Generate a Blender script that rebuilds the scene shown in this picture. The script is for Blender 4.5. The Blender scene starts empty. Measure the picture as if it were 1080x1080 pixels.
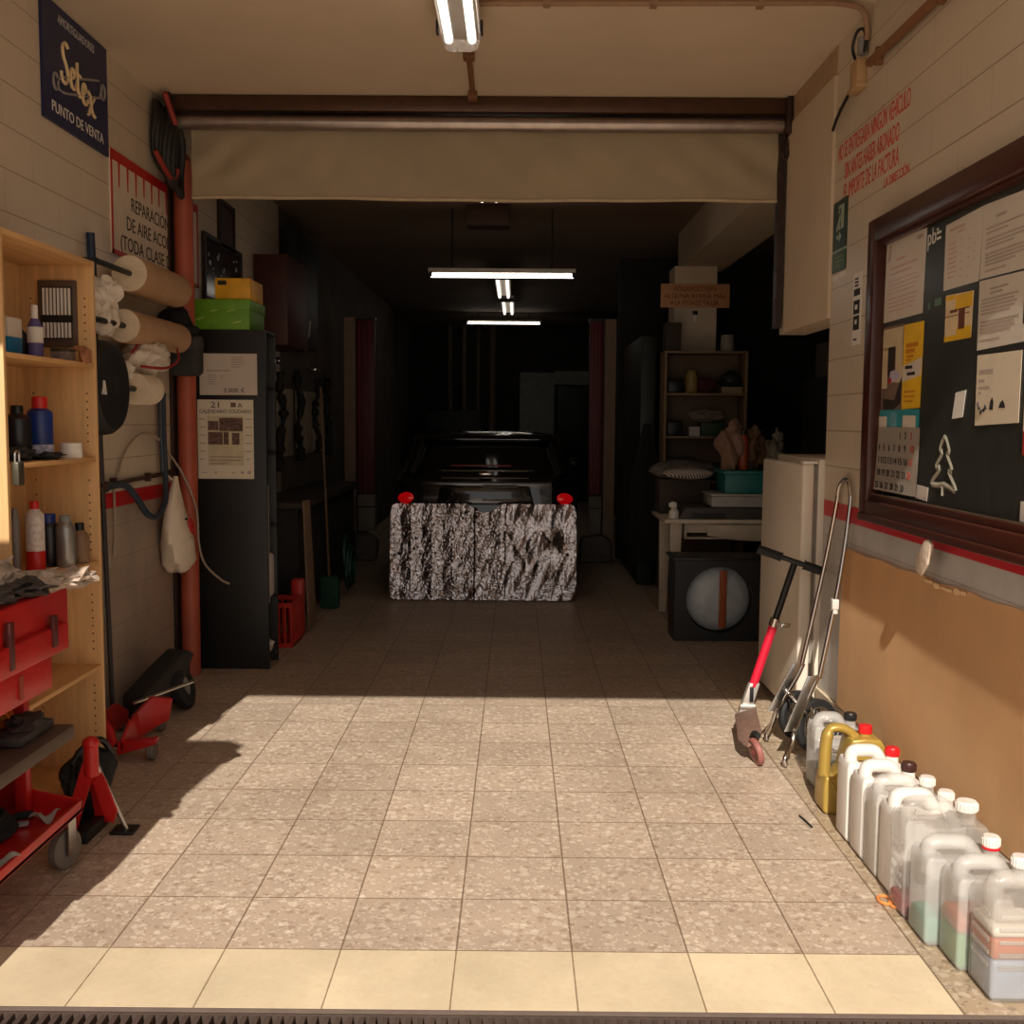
import bpy, bmesh, math, random
from mathutils import Vector, Matrix
random.seed(7)
C = bpy.context.scene.collection
PI = math.pi
V = Vector

# ------------------------------------------------------------------ materials
def lin(c):
    r = []
    for v in c[:3]:
        v = v / 255.0
        r.append(v / 12.92 if v <= 0.04045 else ((v + 0.055) / 1.055) ** 2.4)
    return (r[0], r[1], r[2], 1.0)

class NT:
    def __init__(s, name):
        s.m = bpy.data.materials.new(name); s.m.use_nodes = True
        s.t = s.m.node_tree; s.n = s.t.nodes; s.l = s.t.links
        s.b = s.n['Principled BSDF']; s.out = s.n['Material Output']
    def add(s, kind, **kw):
        n = s.n.new(kind)
        for k, v in kw.items(): setattr(n, k, v)
        return n
    def link(s, a, b): s.l.new(a, b)
    def val(s, x, sock):
        if hasattr(x, 'is_output'): s.link(x, sock)
        else: sock.default_value = x
    def math(s, op, a, b=0.0, c=None):
        n = s.add('ShaderNodeMath', operation=op)
        s.val(a, n.inputs[0]); s.val(b, n.inputs[1])
        if c is not None: s.val(c, n.inputs[2])
        return n.outputs[0]
    def mix(s, f, a, b, blend='MIX'):
        n = s.add('ShaderNodeMix', data_type='RGBA', blend_type=blend)
        s.val(f, n.inputs[0]); s.val(a, n.inputs[6]); s.val(b, n.inputs[7])
        return n.outputs[2]
    def coord(s):
        return s.add('ShaderNodeTexCoord').outputs['Object']
    def noise(s, vec, scale, detail=3.0, rough=0.6):
        n = s.add('ShaderNodeTexNoise'); s.link(vec, n.inputs['Vector'])
        n.inputs['Scale'].default_value = scale; n.inputs['Detail'].default_value = detail
        n.inputs['Roughness'].default_value = rough
        return n.outputs['Fac']
    def ramp(s, f, lo, hi):
        n = s.add('ShaderNodeMapRange'); s.val(f, n.inputs[0])
        n.inputs[1].default_value = lo; n.inputs[2].default_value = hi
        return n.outputs[0]
    def bump(s, h, strength, dist=0.01):
        n = s.add('ShaderNodeBump'); n.inputs['Strength'].default_value = strength
        n.inputs['Distance'].default_value = dist
        s.link(h, n.inputs['Height']); s.link(n.outputs[0], s.b.inputs['Normal'])

MATS = {}
def M(name, rgb, rough=0.5, metal=0.0, var=0.12, scale=14.0, bump=0.0, alpha=1.0, trans=0.0, coat=0.0, emit=None, estr=0.0, spec=None):
    if name in MATS: return MATS[name]
    k = NT(name); c = lin(rgb)
    nz = k.noise(k.coord(), scale)
    dark = tuple(x * (1 - var) for x in c[:3]) + (1,)
    lite = tuple(min(1, x * (1 + var)) for x in c[:3]) + (1,)
    k.link(k.mix(k.ramp(nz, 0.3, 0.7), dark, lite), k.b.inputs['Base Color'])
    k.b.inputs['Roughness'].default_value = rough
    k.b.inputs['Metallic'].default_value = metal
    if bump: k.bump(nz, bump)
    if alpha < 1: k.b.inputs['Alpha'].default_value = alpha
    if trans: k.b.inputs['Transmission Weight'].default_value = trans
    if coat: k.b.inputs['Coat Weight'].default_value = coat
    if spec is not None: k.b.inputs['Specular IOR Level'].default_value = spec
    if emit:
        k.b.inputs['Emission Color'].default_value = lin(emit); k.b.inputs['Emission Strength'].default_value = estr
    MATS[name] = k.m
    return k.m

def wood(name, rgb, axis='Z', rough=0.5):
    k = NT(name); c = lin(rgb)
    mp = k.add('ShaderNodeMapping'); k.link(k.coord(), mp.inputs['Vector'])
    sc = {'X': (1.5, 22, 22), 'Y': (22, 1.5, 22), 'Z': (22, 22, 1.5)}[axis]
    mp.inputs['Scale'].default_value = sc
    nz = k.noise(mp.outputs[0], 1.6, 5.0)
    k.link(k.mix(k.ramp(nz, 0.3, 0.72), tuple(x * 0.78 for x in c[:3]) + (1,), tuple(min(1, x * 1.1) for x in c[:3]) + (1,)), k.b.inputs['Base Color'])
    k.b.inputs['Roughness'].default_value = rough
    k.bump(nz, 0.08, 0.004)
    MATS[name] = k.m
    return k.m

def tile_floor(name, x0, y0, s, base, chip_l, chip_d, joint, rough=0.45, chips=1.0, jw=0.010):
    """square terrazzo tiles: grout lines, per-tile tint, chips of stone"""
    k = NT(name); co = k.coord()
    sp = k.add('ShaderNodeSeparateXYZ'); k.link(co, sp.inputs[0])
    u = k.math('DIVIDE', k.math('SUBTRACT', sp.outputs[0], x0), s)
    v = k.math('DIVIDE', k.math('SUBTRACT', sp.outputs[1], y0), s)
    def edge(w):
        fr = k.math('FRACT', w)
        return k.math('MINIMUM', fr, k.math('SUBTRACT', 1.0, fr))
    e = k.math('MINIMUM', edge(u), edge(v))
    wob = k.math('MULTIPLY', k.noise(co, 60.0), jw * 1.2)
    line = k.math('LESS_THAN', e, k.math('ADD', wob, jw * 0.35))
    cb = k.add('ShaderNodeCombineXYZ'); k.link(k.math('FLOOR', u), cb.inputs[0]); k.link(k.math('FLOOR', v), cb.inputs[1])
    wn = k.add('ShaderNodeTexWhiteNoise'); k.link(cb.outputs[0], wn.inputs['Vector'])
    tint = k.math('ADD', k.math('MULTIPLY', wn.outputs['Value'], 0.16), 0.92)
    b = lin(base)
    n1 = k.noise(co, 3.0, 5.0)
    col = k.mix(k.ramp(n1, 0.3, 0.7), tuple(x * 0.88 for x in b[:3]) + (1,), tuple(min(1, x * 1.06) for x in b[:3]) + (1,))
    def warp(vec):
        nn = k.add('ShaderNodeTexNoise'); k.link(co, nn.inputs['Vector']); nn.inputs['Scale'].default_value = 45.0; nn.inputs['Detail'].default_value = 3.0
        a_ = k.add('ShaderNodeVectorMath', operation='SCALE'); k.link(nn.outputs['Color'], a_.inputs[0]); a_.inputs[3].default_value = 0.028
        b_ = k.add('ShaderNodeVectorMath', operation='ADD'); k.link(vec, b_.inputs[0]); k.link(a_.outputs[0], b_.inputs[1])
        return b_.outputs[0]
    for sc, thr, cc, off in ((34.0, 0.42, chip_l, 0.0), (27.0, 0.36, chip_d, 3.7), (70.0, 0.40, chip_l, 9.1), (55.0, 0.34, chip_d, 5.3), (20.0, 0.30, chip_l, 7.7)):
        mp = k.add('ShaderNodeMapping'); k.link(co, mp.inputs['Vector'])
        mp.inputs['Location'].default_value = (off, off * 1.7, 0); mp.inputs['Rotation'].default_value = (0, 0, off)
        vo = k.add('ShaderNodeTexVoronoi'); k.link(warp(mp.outputs[0]), vo.inputs['Vector']); vo.inputs['Scale'].default_value = sc
        vo.inputs['Randomness'].default_value = 1.0
        sel = k.add('ShaderNodeSeparateColor'); k.link(vo.outputs['Color'], sel.inputs[0])
        mask = k.math('MULTIPLY', k.math('LESS_THAN', vo.outputs['Distance'], thr), k.math('GREATER_THAN', sel.outputs[0], 0.62))
        mask = k.math('MULTIPLY', mask, 0.40 * chips)
        col = k.mix(mask, col, lin(cc))
    vm = k.add('ShaderNodeVectorMath', operation='SCALE'); k.link(col, vm.inputs[0]); k.link(tint, vm.inputs[3])
    st = k.ramp(k.noise(co, 1.3, 6.0, 0.7), 0.42, 0.75)
    col2 = k.mix(k.math('MULTIPLY', st, 0.22), vm.outputs[0], lin((120, 96, 74)))
    col3 = k.mix(k.math('MULTIPLY', line, 0.8), col2, lin(joint))
    k.link(col3, k.b.inputs['Base Color'])
    k.val(k.math('ADD', k.math('MULTIPLY', n1, 0.25), rough - 0.12), k.b.inputs['Roughness'])
    k.bump(k.math('MULTIPLY', line, -1.0), 0.35, 0.003)
    MATS[name] = k.m
    return k.m

def tile_wall(name, tile, joint, band, dado, dado_z=1.075, band_z=1.15, rough=0.35):
    """glazed wall tiles in running bond above a painted red band and a painted dado"""
    k = NT(name); co = k.coord()
    sp = k.add('ShaderNodeSeparateXYZ'); k.link(co, sp.inputs[0])
    h, w = 0.167, 0.50
    v = k.math('DIVIDE', k.math('SUBTRACT', sp.outputs[2], 1.15), h)
    row = k.math('FLOOR', v)
    u = k.math('ADD', k.math('DIVIDE', sp.outputs[1], w), k.math('MULTIPLY', row, 0.5))
    def edge(q, sz, t):
        fr = k.math('FRACT', q)
        return k.math('LESS_THAN', k.math('MULTIPLY', k.math('MINIMUM', fr, k.math('SUBTRACT', 1.0, fr)), sz), t)
    line = k.math('MAXIMUM', edge(v, h, 0.0022), k.math('MULTIPLY', edge(u, w, 0.0016), 0.5))
    cb = k.add('ShaderNodeCombineXYZ'); k.link(k.math('FLOOR', u), cb.inputs[0]); k.link(row, cb.inputs[1])
    wn = k.add('ShaderNodeTexWhiteNoise'); k.link(cb.outputs[0], wn.inputs['Vector'])
    t = lin(tile)
    nz = k.noise(co, 2.2, 4.0)
    c0 = k.mix(k.math('MULTIPLY', wn.outputs['Value'], 0.6), t, tuple(x * 0.9 for x in t[:3]) + (1,))
    c0 = k.mix(k.ramp(nz, 0.45, 0.8), c0, tuple(x * 0.86 for x in t[:3]) + (1,))
    c1 = k.mix(k.math('MULTIPLY', line, 0.75), c0, lin(joint))
    d = lin(dado)
    cd = k.mix(k.ramp(k.noise(co, 5.0, 6.0, 0.7), 0.4, 0.75), d, tuple(x * 0.78 for x in d[:3]) + (1,))
    cd = k.mix(k.math('MULTIPLY', k.math('GREATER_THAN', k.noise(co, 26.0, 4.0), 0.68), 0.35), cd, lin((190, 185, 175)))
    cd = k.mix(k.math('MULTIPLY', line, 0.35), cd, lin((70, 60, 52)))
    c2 = k.mix(k.math('LESS_THAN', sp.outputs[2], band_z), c1, lin(band))
    c3 = k.mix(k.math('LESS_THAN', sp.outputs[2], dado_z), c2, cd)
    k.link(c3, k.b.inputs['Base Color'])
    k.b.inputs['Roughness'].default_value = rough
    k.bump(k.math('MULTIPLY', line, -1.0), 0.25, 0.002)
    MATS[name] = k.m
    return k.m

def foil(name):
    k = NT(name); co = k.coord()
    k.b.inputs['Base Color'].default_value = lin((240, 230, 230)); k.b.inputs['Metallic'].default_value = 1.0
    k.b.inputs['Roughness'].default_value = 0.2
    k.bump(k.noise(co, 150.0, 3.0, 0.6), 0.25, 0.003)
    MATS[name] = k.m
    return k.m

# ------------------------------------------------------------------ mesh builder
OFF = {}
def smooth_path(pts, n=6, closed=False):
    P = [V(p) for p in pts]; out = []
    N = len(P); rng = range(N if closed else N - 1)
    for i in rng:
        p0 = P[i - 1] if (i > 0 or closed) else P[0]
        p1 = P[i]; p2 = P[(i + 1) % N]
        p3 = P[(i + 2) % N] if (closed or i + 2 < N) else P[-1]
        for k in range(n):
            t = k / n
            out.append(0.5 * ((2 * p1) + (p2 - p0) * t + (2 * p0 - 5 * p1 + 4 * p2 - p3) * t * t + (3 * p1 - p0 - 3 * p2 + p3) * t ** 3))
    if not closed: out.append(P[-1])
    return out

class MB:
    def __init__(s): s.bm = bmesh.new()
    def _merge(s, other, mat=None):
        if mat is not None: bmesh.ops.transform(other, matrix=mat, verts=other.verts)
        me = bpy.data.meshes.new('tmp'); other.to_mesh(me); other.free()
        s.bm.from_mesh(me); bpy.data.meshes.remove(me)
        return s
    def box(s, x0, x1, y0, y1, z0, z1, bev=0.0, seg=2, mat=None):
        b = bmesh.new()
        bmesh.ops.create_cube(b, size=1.0)
        for v in b.verts:
            v.co = V((x0 + (v.co.x + 0.5) * (x1 - x0), y0 + (v.co.y + 0.5) * (y1 - y0), z0 + (v.co.z + 0.5) * (z1 - z0)))
        if bev: bmesh.ops.bevel(b, geom=list(b.edges), offset=bev, segments=seg, profile=0.5, affect='EDGES', clamp_overlap=True)
        return s._merge(b, mat)
    def cyl(s, p0, p1, r, r2=None, seg=20, cap=True):
        p0, p1 = V(p0), V(p1); d = p1 - p0; b = bmesh.new()
        bmesh.ops.create_cone(b, cap_ends=cap, cap_tris=False, segments=seg, radius1=r, radius2=r if r2 is None else r2, depth=d.length)
        m = Matrix.Translation((p0 + p1) / 2) @ d.to_track_quat('Z', 'Y').to_matrix().to_4x4()
        return s._merge(b, m)
    def tube(s, path, r, seg=8, closed=False, flat=1.0):
        P = [V(p) for p in path]; N = len(P); b = bmesh.new(); rings = []
        rad = r if isinstance(r, (list, tuple)) else [r] * N
        up = None
        for i in range(N):
            a = P[(i - 1) % N] if (closed or i > 0) else P[i]
            c = P[(i + 1) % N] if (closed or i < N - 1) else P[i]
            t = (c - a).normalized()
            if up is None:
                up = V((0, 0, 1)) if abs(t.z) < 0.9 else V((1, 0, 0))
            up = (up - t * up.dot(t))
            if up.length < 1e-6: up = t.orthogonal()
            up.normalize(); sd = t.cross(up)
            rings.append([b.verts.new(P[i] + (up * math.cos(2 * PI * k / seg) * flat + sd * math.sin(2 * PI * k / seg)) * rad[i]) for k in range(seg)])
        for i in range(N if closed else N - 1):
            A, B = rings[i], rings[(i + 1) % N]
            for k in range(seg):
                b.faces.new((A[k], A[(k + 1) % seg], B[(k + 1) % seg], B[k]))
        if not closed:
            b.faces.new(rings[0][::-1]); b.faces.new(rings[-1])
        bmesh.ops.recalc_face_normals(b, faces=b.faces)
        return s._merge(b)
    def lathe(s, prof, seg=24, mat=None):
        """prof: list of (r, z) about local Z"""
        b = bmesh.new(); rings = []
        for r, z in prof:
            if r < 1e-6: rings.append([b.verts.new((0, 0, z))])
            else: rings.append([b.verts.new((r * math.cos(2 * PI * k / seg), r * math.sin(2 * PI * k / seg), z)) for k in range(seg)])
        for A, B in zip(rings, rings[1:]):
            for k in range(seg):
                q = [A[k % len(A)], A[(k + 1) % len(A)], B[(k + 1) % len(B)], B[k % len(B)]]
                u = []
                for x in q:
                    if x not in u: u.append(x)
                if len(u) > 2: b.faces.new(u)
        for R in (rings[0], rings[-1]):
            if len(R) > 2: b.faces.new(R)
        bmesh.ops.recalc_face_normals(b, faces=b.faces)
        return s._merge(b, mat)
    def prism(s, poly, o, u, v, n, bev=0.0, seg=2):
        """polygon (a, b) in plane o + a*u + b*v, extruded along n (a vector)"""
        o, u, v, n = V(o), V(u), V(v), V(n); b = bmesh.new()
        A = [b.verts.new(o + u * p[0] + v * p[1]) for p in poly]
        B = [b.verts.new(o + u * p[0] + v * p[1] + n) for p in poly]
        b.faces.new(A); b.faces.new(B[::-1])
        N = len(poly)
        for i in range(N): b.faces.new((A[i], B[i], B[(i + 1) % N], A[(i + 1) % N]))
        bmesh.ops.recalc_face_normals(b, faces=b.faces)
        if bev: bmesh.ops.bevel(b, geom=list(b.edges), offset=bev, segments=seg, profile=0.5, affect='EDGES', clamp_overlap=True)
        return s._merge(b)
    def ball(s, c, rx, ry=None, rz=None, jitter=0.0, sub=3, seed=0):
        b = bmesh.new(); bmesh.ops.create_icosphere(b, subdivisions=sub, radius=1.0)
        rr = random.Random(seed)
        ph = [(rr.uniform(2, 6), rr.uniform(0, 6), V((rr.uniform(-1, 1), rr.uniform(-1, 1), rr.uniform(-1, 1)))) for _ in range(6)]
        for v in b.verts:
            k = 1.0
            for f, p, d in ph: k += jitter * math.sin(f * v.co.dot(d) * 2 + p) / 2
            v.co = V((c[0] + v.co.x * rx * k, c[1] + v.co.y * (ry or rx) * k, c[2] + v.co.z * (rz or rx) * k))
        return s._merge(b)
    def loft(s, rings, cap=True):
        b = bmesh.new(); R = [[b.verts.new(p) for p in r] for r in rings]; n = len(R[0])
        for A, B in zip(R, R[1:]):
            for k in range(n): b.faces.new((A[k], A[(k + 1) % n], B[(k + 1) % n], B[k]))
        if cap:
            b.faces.new(R[0][::-1]); b.faces.new(R[-1])
        bmesh.ops.recalc_face_normals(b, faces=b.faces)
        return s._merge(b)
    def grid(s, f, nu, nv, thick=0.0):
        b = bmesh.new(); G = [[b.verts.new(f(i / nu, j / nv)) for j in range(nv + 1)] for i in range(nu + 1)]
        for i in range(nu):
            for j in range(nv): b.faces.new((G[i][j], G[i + 1][j], G[i + 1][j + 1], G[i][j + 1]))
        if thick: bmesh.ops.solidify(b, geom=list(b.faces), thickness=thick)
        bmesh.ops.recalc_face_normals(b, faces=b.faces)
        return s._merge(b)
    def build(s, name, mat, parent=None, loc=None, angle=35):
        me = bpy.data.meshes.new(name)
        off = V((0, 0, 0))
        if parent is not None: off = OFF.get(parent, off)
        elif loc is not None: off = V(loc)
        if off.length: bmesh.ops.translate(s.bm, vec=-off, verts=s.bm.verts)
        s.bm.to_mesh(me); s.bm.free()
        me.polygons.foreach_set('use_smooth', [True] * len(me.polygons))
        me.set_sharp_from_angle(angle=math.radians(angle))
        me.materials.append(mat)
        o = bpy.data.objects.new(name, me); C.objects.link(o)
        if parent is not None:
            o.parent = parent; OFF[o] = OFF.get(parent, V((0, 0, 0)))
        elif loc is not None:
            o.location = off; OFF[o] = off
        return o

def tag(o, label, cat, group=None, kind=None):
    o['label'] = label; o['category'] = cat
    if group: o['group'] = group
    if kind: o['kind'] = kind
    return o
def thing(name, label, cat, loc=(0, 0, 0), group=None, local=False):
    o = bpy.data.objects.new(name, None); C.objects.link(o); o.location = loc
    o.empty_display_size = 0.05
    OFF[o] = V((0, 0, 0)) if local else V(loc)
    return tag(o, label, cat, group)
def struct(name, mb, mat, label, cat):
    return tag(mb.build(name, mat), label, cat, kind='structure')
def copy_tree(o, parent=None):
    c = o.copy(); C.objects.link(c); c.parent = parent
    for ch in list(o.children): copy_tree(ch, c)
    return c

class Frame:
    """a flat frame: a runs to the viewer's right, b up, c out of the surface"""
    def __init__(s, o, side):
        s.o = V(o)
        s.u, s.n = {'L': (V((0, 1, 0)), V((1, 0, 0))), 'R': (V((0, -1, 0)), V((-1, 0, 0))), 'F': (V((1, 0, 0)), V((0, -1, 0)))}[side]
        s.v = V((0, 0, 1))
    def p(s, a, b, c=0.0): return s.o + s.u * a + s.v * b + s.n * c
    def quad(s, mb, pts, c0, c1):
        mb.prism(pts, s.o + s.n * c0, s.u, s.v, s.n * (c1 - c0)); return mb
    def box(s, mb, a0, a1, b0, b1, c0, c1, bev=0.0):
        mb.prism([(a0, b0), (a1, b0), (a1, b1), (a0, b1)], s.o + s.n * c0, s.u, s.v, s.n * (c1 - c0), bev); return mb

def text(fr, s, a, b, size, mat, parent, name='lettering', align='LEFT', width=None, c=0.0, shear=0.0, bold=0.0, slope=0.0, ext=0.0006):
    cu = bpy.data.curves.new('txt', 'FONT'); cu.body = s; cu.size = size; cu.align_x = align
    cu.extrude = ext; cu.shear = shear; cu.offset = bold; cu.resolution_u = 3
    t = bpy.data.objects.new('txt', cu); C.objects.link(t)
    dg = bpy.context.evaluated_depsgraph_get(); dg.update()
    me = bpy.data.meshes.new_from_object(t.evaluated_get(dg))
    bpy.data.objects.remove(t); bpy.data.curves.remove(cu)
    sx = 1.0
    if width and len(me.vertices):
        xs = [v.co.x for v in me.vertices]; sx = width / (max(xs) - min(xs))
    off = OFF.get(parent, V((0, 0, 0))) if parent is not None else V((0, 0, 0))
    for v in me.vertices:
        x, y, z = v.co.x * sx, v.co.y, v.co.z
        v.co = fr.p(a + x, b + y + x * slope, c + ext + z) - off
    me.name = name; me.materials.clear(); me.materials.append(mat)
    o = bpy.data.objects.new(name, me); C.objects.link(o)
    if parent is not None: o.parent = parent; OFF[o] = off
    return o

def print_lines(fr, blocks, mat, parent, c=0.001, name='printed_lines'):
    """blocks: (a0, a1, b_top, n, pitch, thickness) rows of unreadable small print"""
    mb = MB(); rr = random.Random(len(blocks) * 31)
    for a0, a1, bt, n, pitch, th in blocks:
        for i in range(n):
            e = a1 - (a1 - a0) * (rr.uniform(0, 0.12) if i < n - 1 else rr.uniform(0.2, 0.5))
            fr.box(mb, a0, e, bt - i * pitch - th, bt - i * pitch, c, c + 0.0006)
    return mb.build(name, mat, parent)

# ------------------------------------------------------------------ palette
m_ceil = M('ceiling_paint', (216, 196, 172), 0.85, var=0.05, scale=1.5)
m_wall = tile_wall('glazed_wall_tile', (212, 196, 174), (120, 96, 74), (190, 28, 34), (172, 154, 138))
m_wall_r = tile_wall('glazed_wall_tile_right', (206, 190, 168), (120, 96, 74), (190, 34, 44), (190, 184, 178))
m_plaster = M('cream_plaster', (208, 188, 162), 0.8, var=0.06, scale=2.0)
m_rearwall = M('dimmed_plaster', (96, 84, 72), 0.8, var=0.3, scale=2.0)  # fall-off of light towards the rear put into this darker colour
m_dark_wall = M('dimmed_dark_wall', (46, 42, 38), 0.85, var=0.3, scale=2.5)  # gloom of the inner bays put into the wall colour
m_floor = tile_floor('terrazzo_tile', -1.158, 2.959, 0.33247, (190, 169, 148), (232, 216, 194), (142, 114, 92), (112, 88, 68), jw=0.009)
m_border = tile_floor('terrazzo_border', 1.17, 2.6, 0.60, (176, 154, 128), (222, 206, 182), (96, 76, 60), (110, 88, 66), jw=0.006)
m_cream = tile_floor('cream_threshold_tile', -1.158, 2.959, 0.33247, (226, 206, 172), (236, 222, 194), (196, 170, 134), (124, 98, 70), chips=0.3, jw=0.007)
m_pave = M('pavement_concrete', (190, 172, 148), 0.9, var=0.12, scale=3.0)
m_white = M('white_paint', (228, 222, 212), 0.45, var=0.03)
m_paper = M('white_paper', (206, 194, 180), 0.75, var=0.03, scale=8)
m_paper_w = M('cream_paper', (214, 198, 174), 0.75, var=0.03, scale=8)
m_ink = M('grey_print', (172, 156, 144), 0.8)
m_ink_l = M('pale_print', (192, 174, 160), 0.8)
m_ink_r = M('reddish_print', (196, 162, 150), 0.8)
m_black = M('black_plastic', (22, 21, 20), 0.45)
m_rubber = M('black_rubber', (26, 25, 25), 0.7, var=0.2)
m_dkgrey = M('dark_grey_fabric', (52, 50, 50), 0.85, var=0.2, bump=0.2)
m_grey = M('grey_plastic', (130, 128, 124), 0.5)
m_steel = M('bright_steel', (190, 188, 184), 0.25, 1.0, var=0.08)
m_chrome = M('chrome', (205, 200, 195), 0.14, 1.0, var=0.03)
m_red = M('red_enamel', (186, 26, 24), 0.4, var=0.14, scale=9)
m_redtxt = M('red_lettering_paint', (196, 66, 52), 0.7)
m_blktxt = M('black_lettering_paint', (34, 30, 30), 0.7)
m_whttxt = M('white_lettering_paint', (226, 222, 214), 0.7)
m_pipe = M('terracotta_pipe_paint', (176, 86, 62), 0.5, var=0.12, scale=5)
m_beech = wood('pale_beech_board', (222, 178, 122), 'Z')
m_beech_h = wood('pale_beech_shelf', (216, 168, 112), 'Y')
m_bwood = wood('dark_brown_varnish', (70, 34, 24), 'Y', 0.3)
m_cardb = M('brown_cardboard', (250, 206, 152), 0.85, var=0.05, scale=3)
m_canvas = M('cream_canvas', (222, 204, 172), 0.8, var=0.05, scale=3, bump=0.05)
m_brownmetal = M('brown_anodised_metal', (92, 66, 52), 0.35, 0.6)

# ------------------------------------------------------------------ the setting
XL, XR, H = -2.0, 1.5, 3.29
struct('floor', MB().box(-2.15, 1.169, 2.959, 22, -0.12, 0), m_floor, 'speckled beige terrazzo tile floor of the garage', 'floor')
struct('floor_right', MB().box(1.169, 3.5, 2.65, 22, -0.12, 0), m_border, 'terrazzo border strip of the floor along the right wall', 'floor')
struct('trim_1', MB().box(-2.15, 1.169, 2.65, 2.959, -0.12, 0), m_cream, 'row of plain cream tiles along the garage threshold', 'threshold')
struct('trim_2', MB().box(-2.15, 1.65, 2.630, 2.65, -0.12, -0.001), M('grey_kerb', (112, 96, 86), 0.8), 'narrow grey kerb in front of the cream tiles', 'kerb')
struct('ground_outside', MB().box(-9, 9, -12, 2.30, -0.12, -0.015), m_pave, 'sunlit pavement outside the garage', 'ground')
struct('wall_left', MB().box(-2.15, XL, 1.95, 9.1, -0.1, H), m_wall, 'left wall of cream glazed tiles over a red band', 'wall')
struct('wall_left_rear', MB().box(-2.15, XL, 9.1, 22, -0.1, H), m_rearwall, 'rear stretch of the left wall, darkened in colour for the dim interior', 'wall')
struct('wall_right', MB().box(XR, 1.65, 1.95, 5.195, -0.1, H), m_wall_r, 'right wall of cream glazed tiles with a red band', 'wall')
struct('wall_right_header', MB().box(XR, 1.65, 5.195, 6.19, 2.02, H).box(XR - 0.014, XR, 5.196, 6.05, 2.02, 3.15), m_plaster, 'smooth cream header over the opening beside the fridge', 'wall')
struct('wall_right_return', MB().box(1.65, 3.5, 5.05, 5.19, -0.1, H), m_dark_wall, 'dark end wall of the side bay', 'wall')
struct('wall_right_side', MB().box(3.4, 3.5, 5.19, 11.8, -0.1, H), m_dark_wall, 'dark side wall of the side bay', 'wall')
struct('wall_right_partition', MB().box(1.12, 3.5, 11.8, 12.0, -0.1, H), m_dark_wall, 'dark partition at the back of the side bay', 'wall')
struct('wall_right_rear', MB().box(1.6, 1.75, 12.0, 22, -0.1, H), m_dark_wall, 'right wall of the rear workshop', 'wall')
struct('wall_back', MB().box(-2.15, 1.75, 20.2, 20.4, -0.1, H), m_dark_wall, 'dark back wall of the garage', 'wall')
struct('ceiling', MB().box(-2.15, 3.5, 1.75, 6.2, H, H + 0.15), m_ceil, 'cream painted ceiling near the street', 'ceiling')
struct('ceiling_rear', MB().box(-2.15, 3.5, 6.2, 22, H, H + 0.15), M('dimmed_ceiling', (132, 112, 94), 0.9, var=0.15, scale=1.2), 'ceiling of the inner garage, its dimness put into the colour', 'ceiling')  # darker copy of the ceiling colour carries the inner dimness
struct('beam', MB().box(1.52, 1.93, 6.25, 10.3, 2.94, H), m_plaster, 'ceiling beam running back to the pillar with the notice', 'beam')
struct('pillar', MB().box(1.44, 1.83, 9.95, 10.3, 0, 2.94), m_plaster, 'cream pillar behind the bookcase', 'pillar')
fac = MB().box(-6, 6, 1.75, 1.95, 3.165, 6.5).box(-6, XL, 1.75, 1.95, 0, 3.165).box(XR, 6, 1.75, 1.95, 0, 3.165)
struct('wall_front', fac, m_plaster, 'street facade around the garage opening', 'wall')
for x0, x1, lab in ((-1.87, -1.75, 'left'), (0.955, 1.075, 'right')):
    struct('pillar_' + lab, MB().box(x0, x1, 11.68, 11.85, 0, 2.62), M('post_paint', (150, 122, 100), 0.7), 'slim %s post at the rear doorway' % lab, 'pillar')
struct('trim_4', MB().box(XR - 0.004, XR, 5.196, 6.05, 3.152, H - 0.001), M('brown_plaster_band', (176, 146, 112), 0.8), 'darker plaster band between the header and the ceiling', 'trim')

gl = thing('added_shade_leaf', 'unseen grey leaf added at the left of the garage mouth to shade the floor', 'gate', (-1.78, 2.05, 0))  # added out of view to cast the stepped shadow on the left floor
lf_ = MB(); lf_.prism([(-2.0, 0.02), (-1.545, 0.02), (-1.545, 2.22), (-1.63, 2.27), (-2.0, 2.27)], (0, 2.03, 0), (1, 0, 0), (0, 0, 1), (0, 0.04, 0), 0.004); lf_.build('leaf', M('shade_leaf_grey', (120, 116, 110), 0.5), gl)
MB().box(-1.58, -1.555, 2.0, 2.03, 1.0, 1.12, 0.005).build('handle', m_black, gl)
for z in (0.3, 1.9): MB().cyl((-1.99, 2.02, z), (-1.99, 2.02, z + 0.12), 0.014, seg=10).build('hinge', m_steel, gl)

# drain grate along the threshold
mb = MB(); x = -2.1
while x < 1.62:
    mb.box(x, x + 0.014, 2.44, 2.622, -0.05, -0.004); x += 0.030
mb.box(-2.12, 1.64, 2.622, 2.630, -0.06, -0.002).box(-2.12, 1.64, 2.425, 2.44, -0.06, -0.002).box(-2.12, 1.64, 2.425, 2.630, -0.075, -0.055)
tag(mb.build('drain_grate', M('grate_iron', (98, 82, 74), 0.55, 0.5), None, (-0.2, 2.52, -0.06)), 'dark slotted iron drain grate across the garage threshold', 'drain grate')
struct('trim_3', MB().box(-2.15, 1.65, 2.30, 2.425, -0.12, -0.004), m_pave, 'concrete strip outside the drain', 'kerb')

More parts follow.
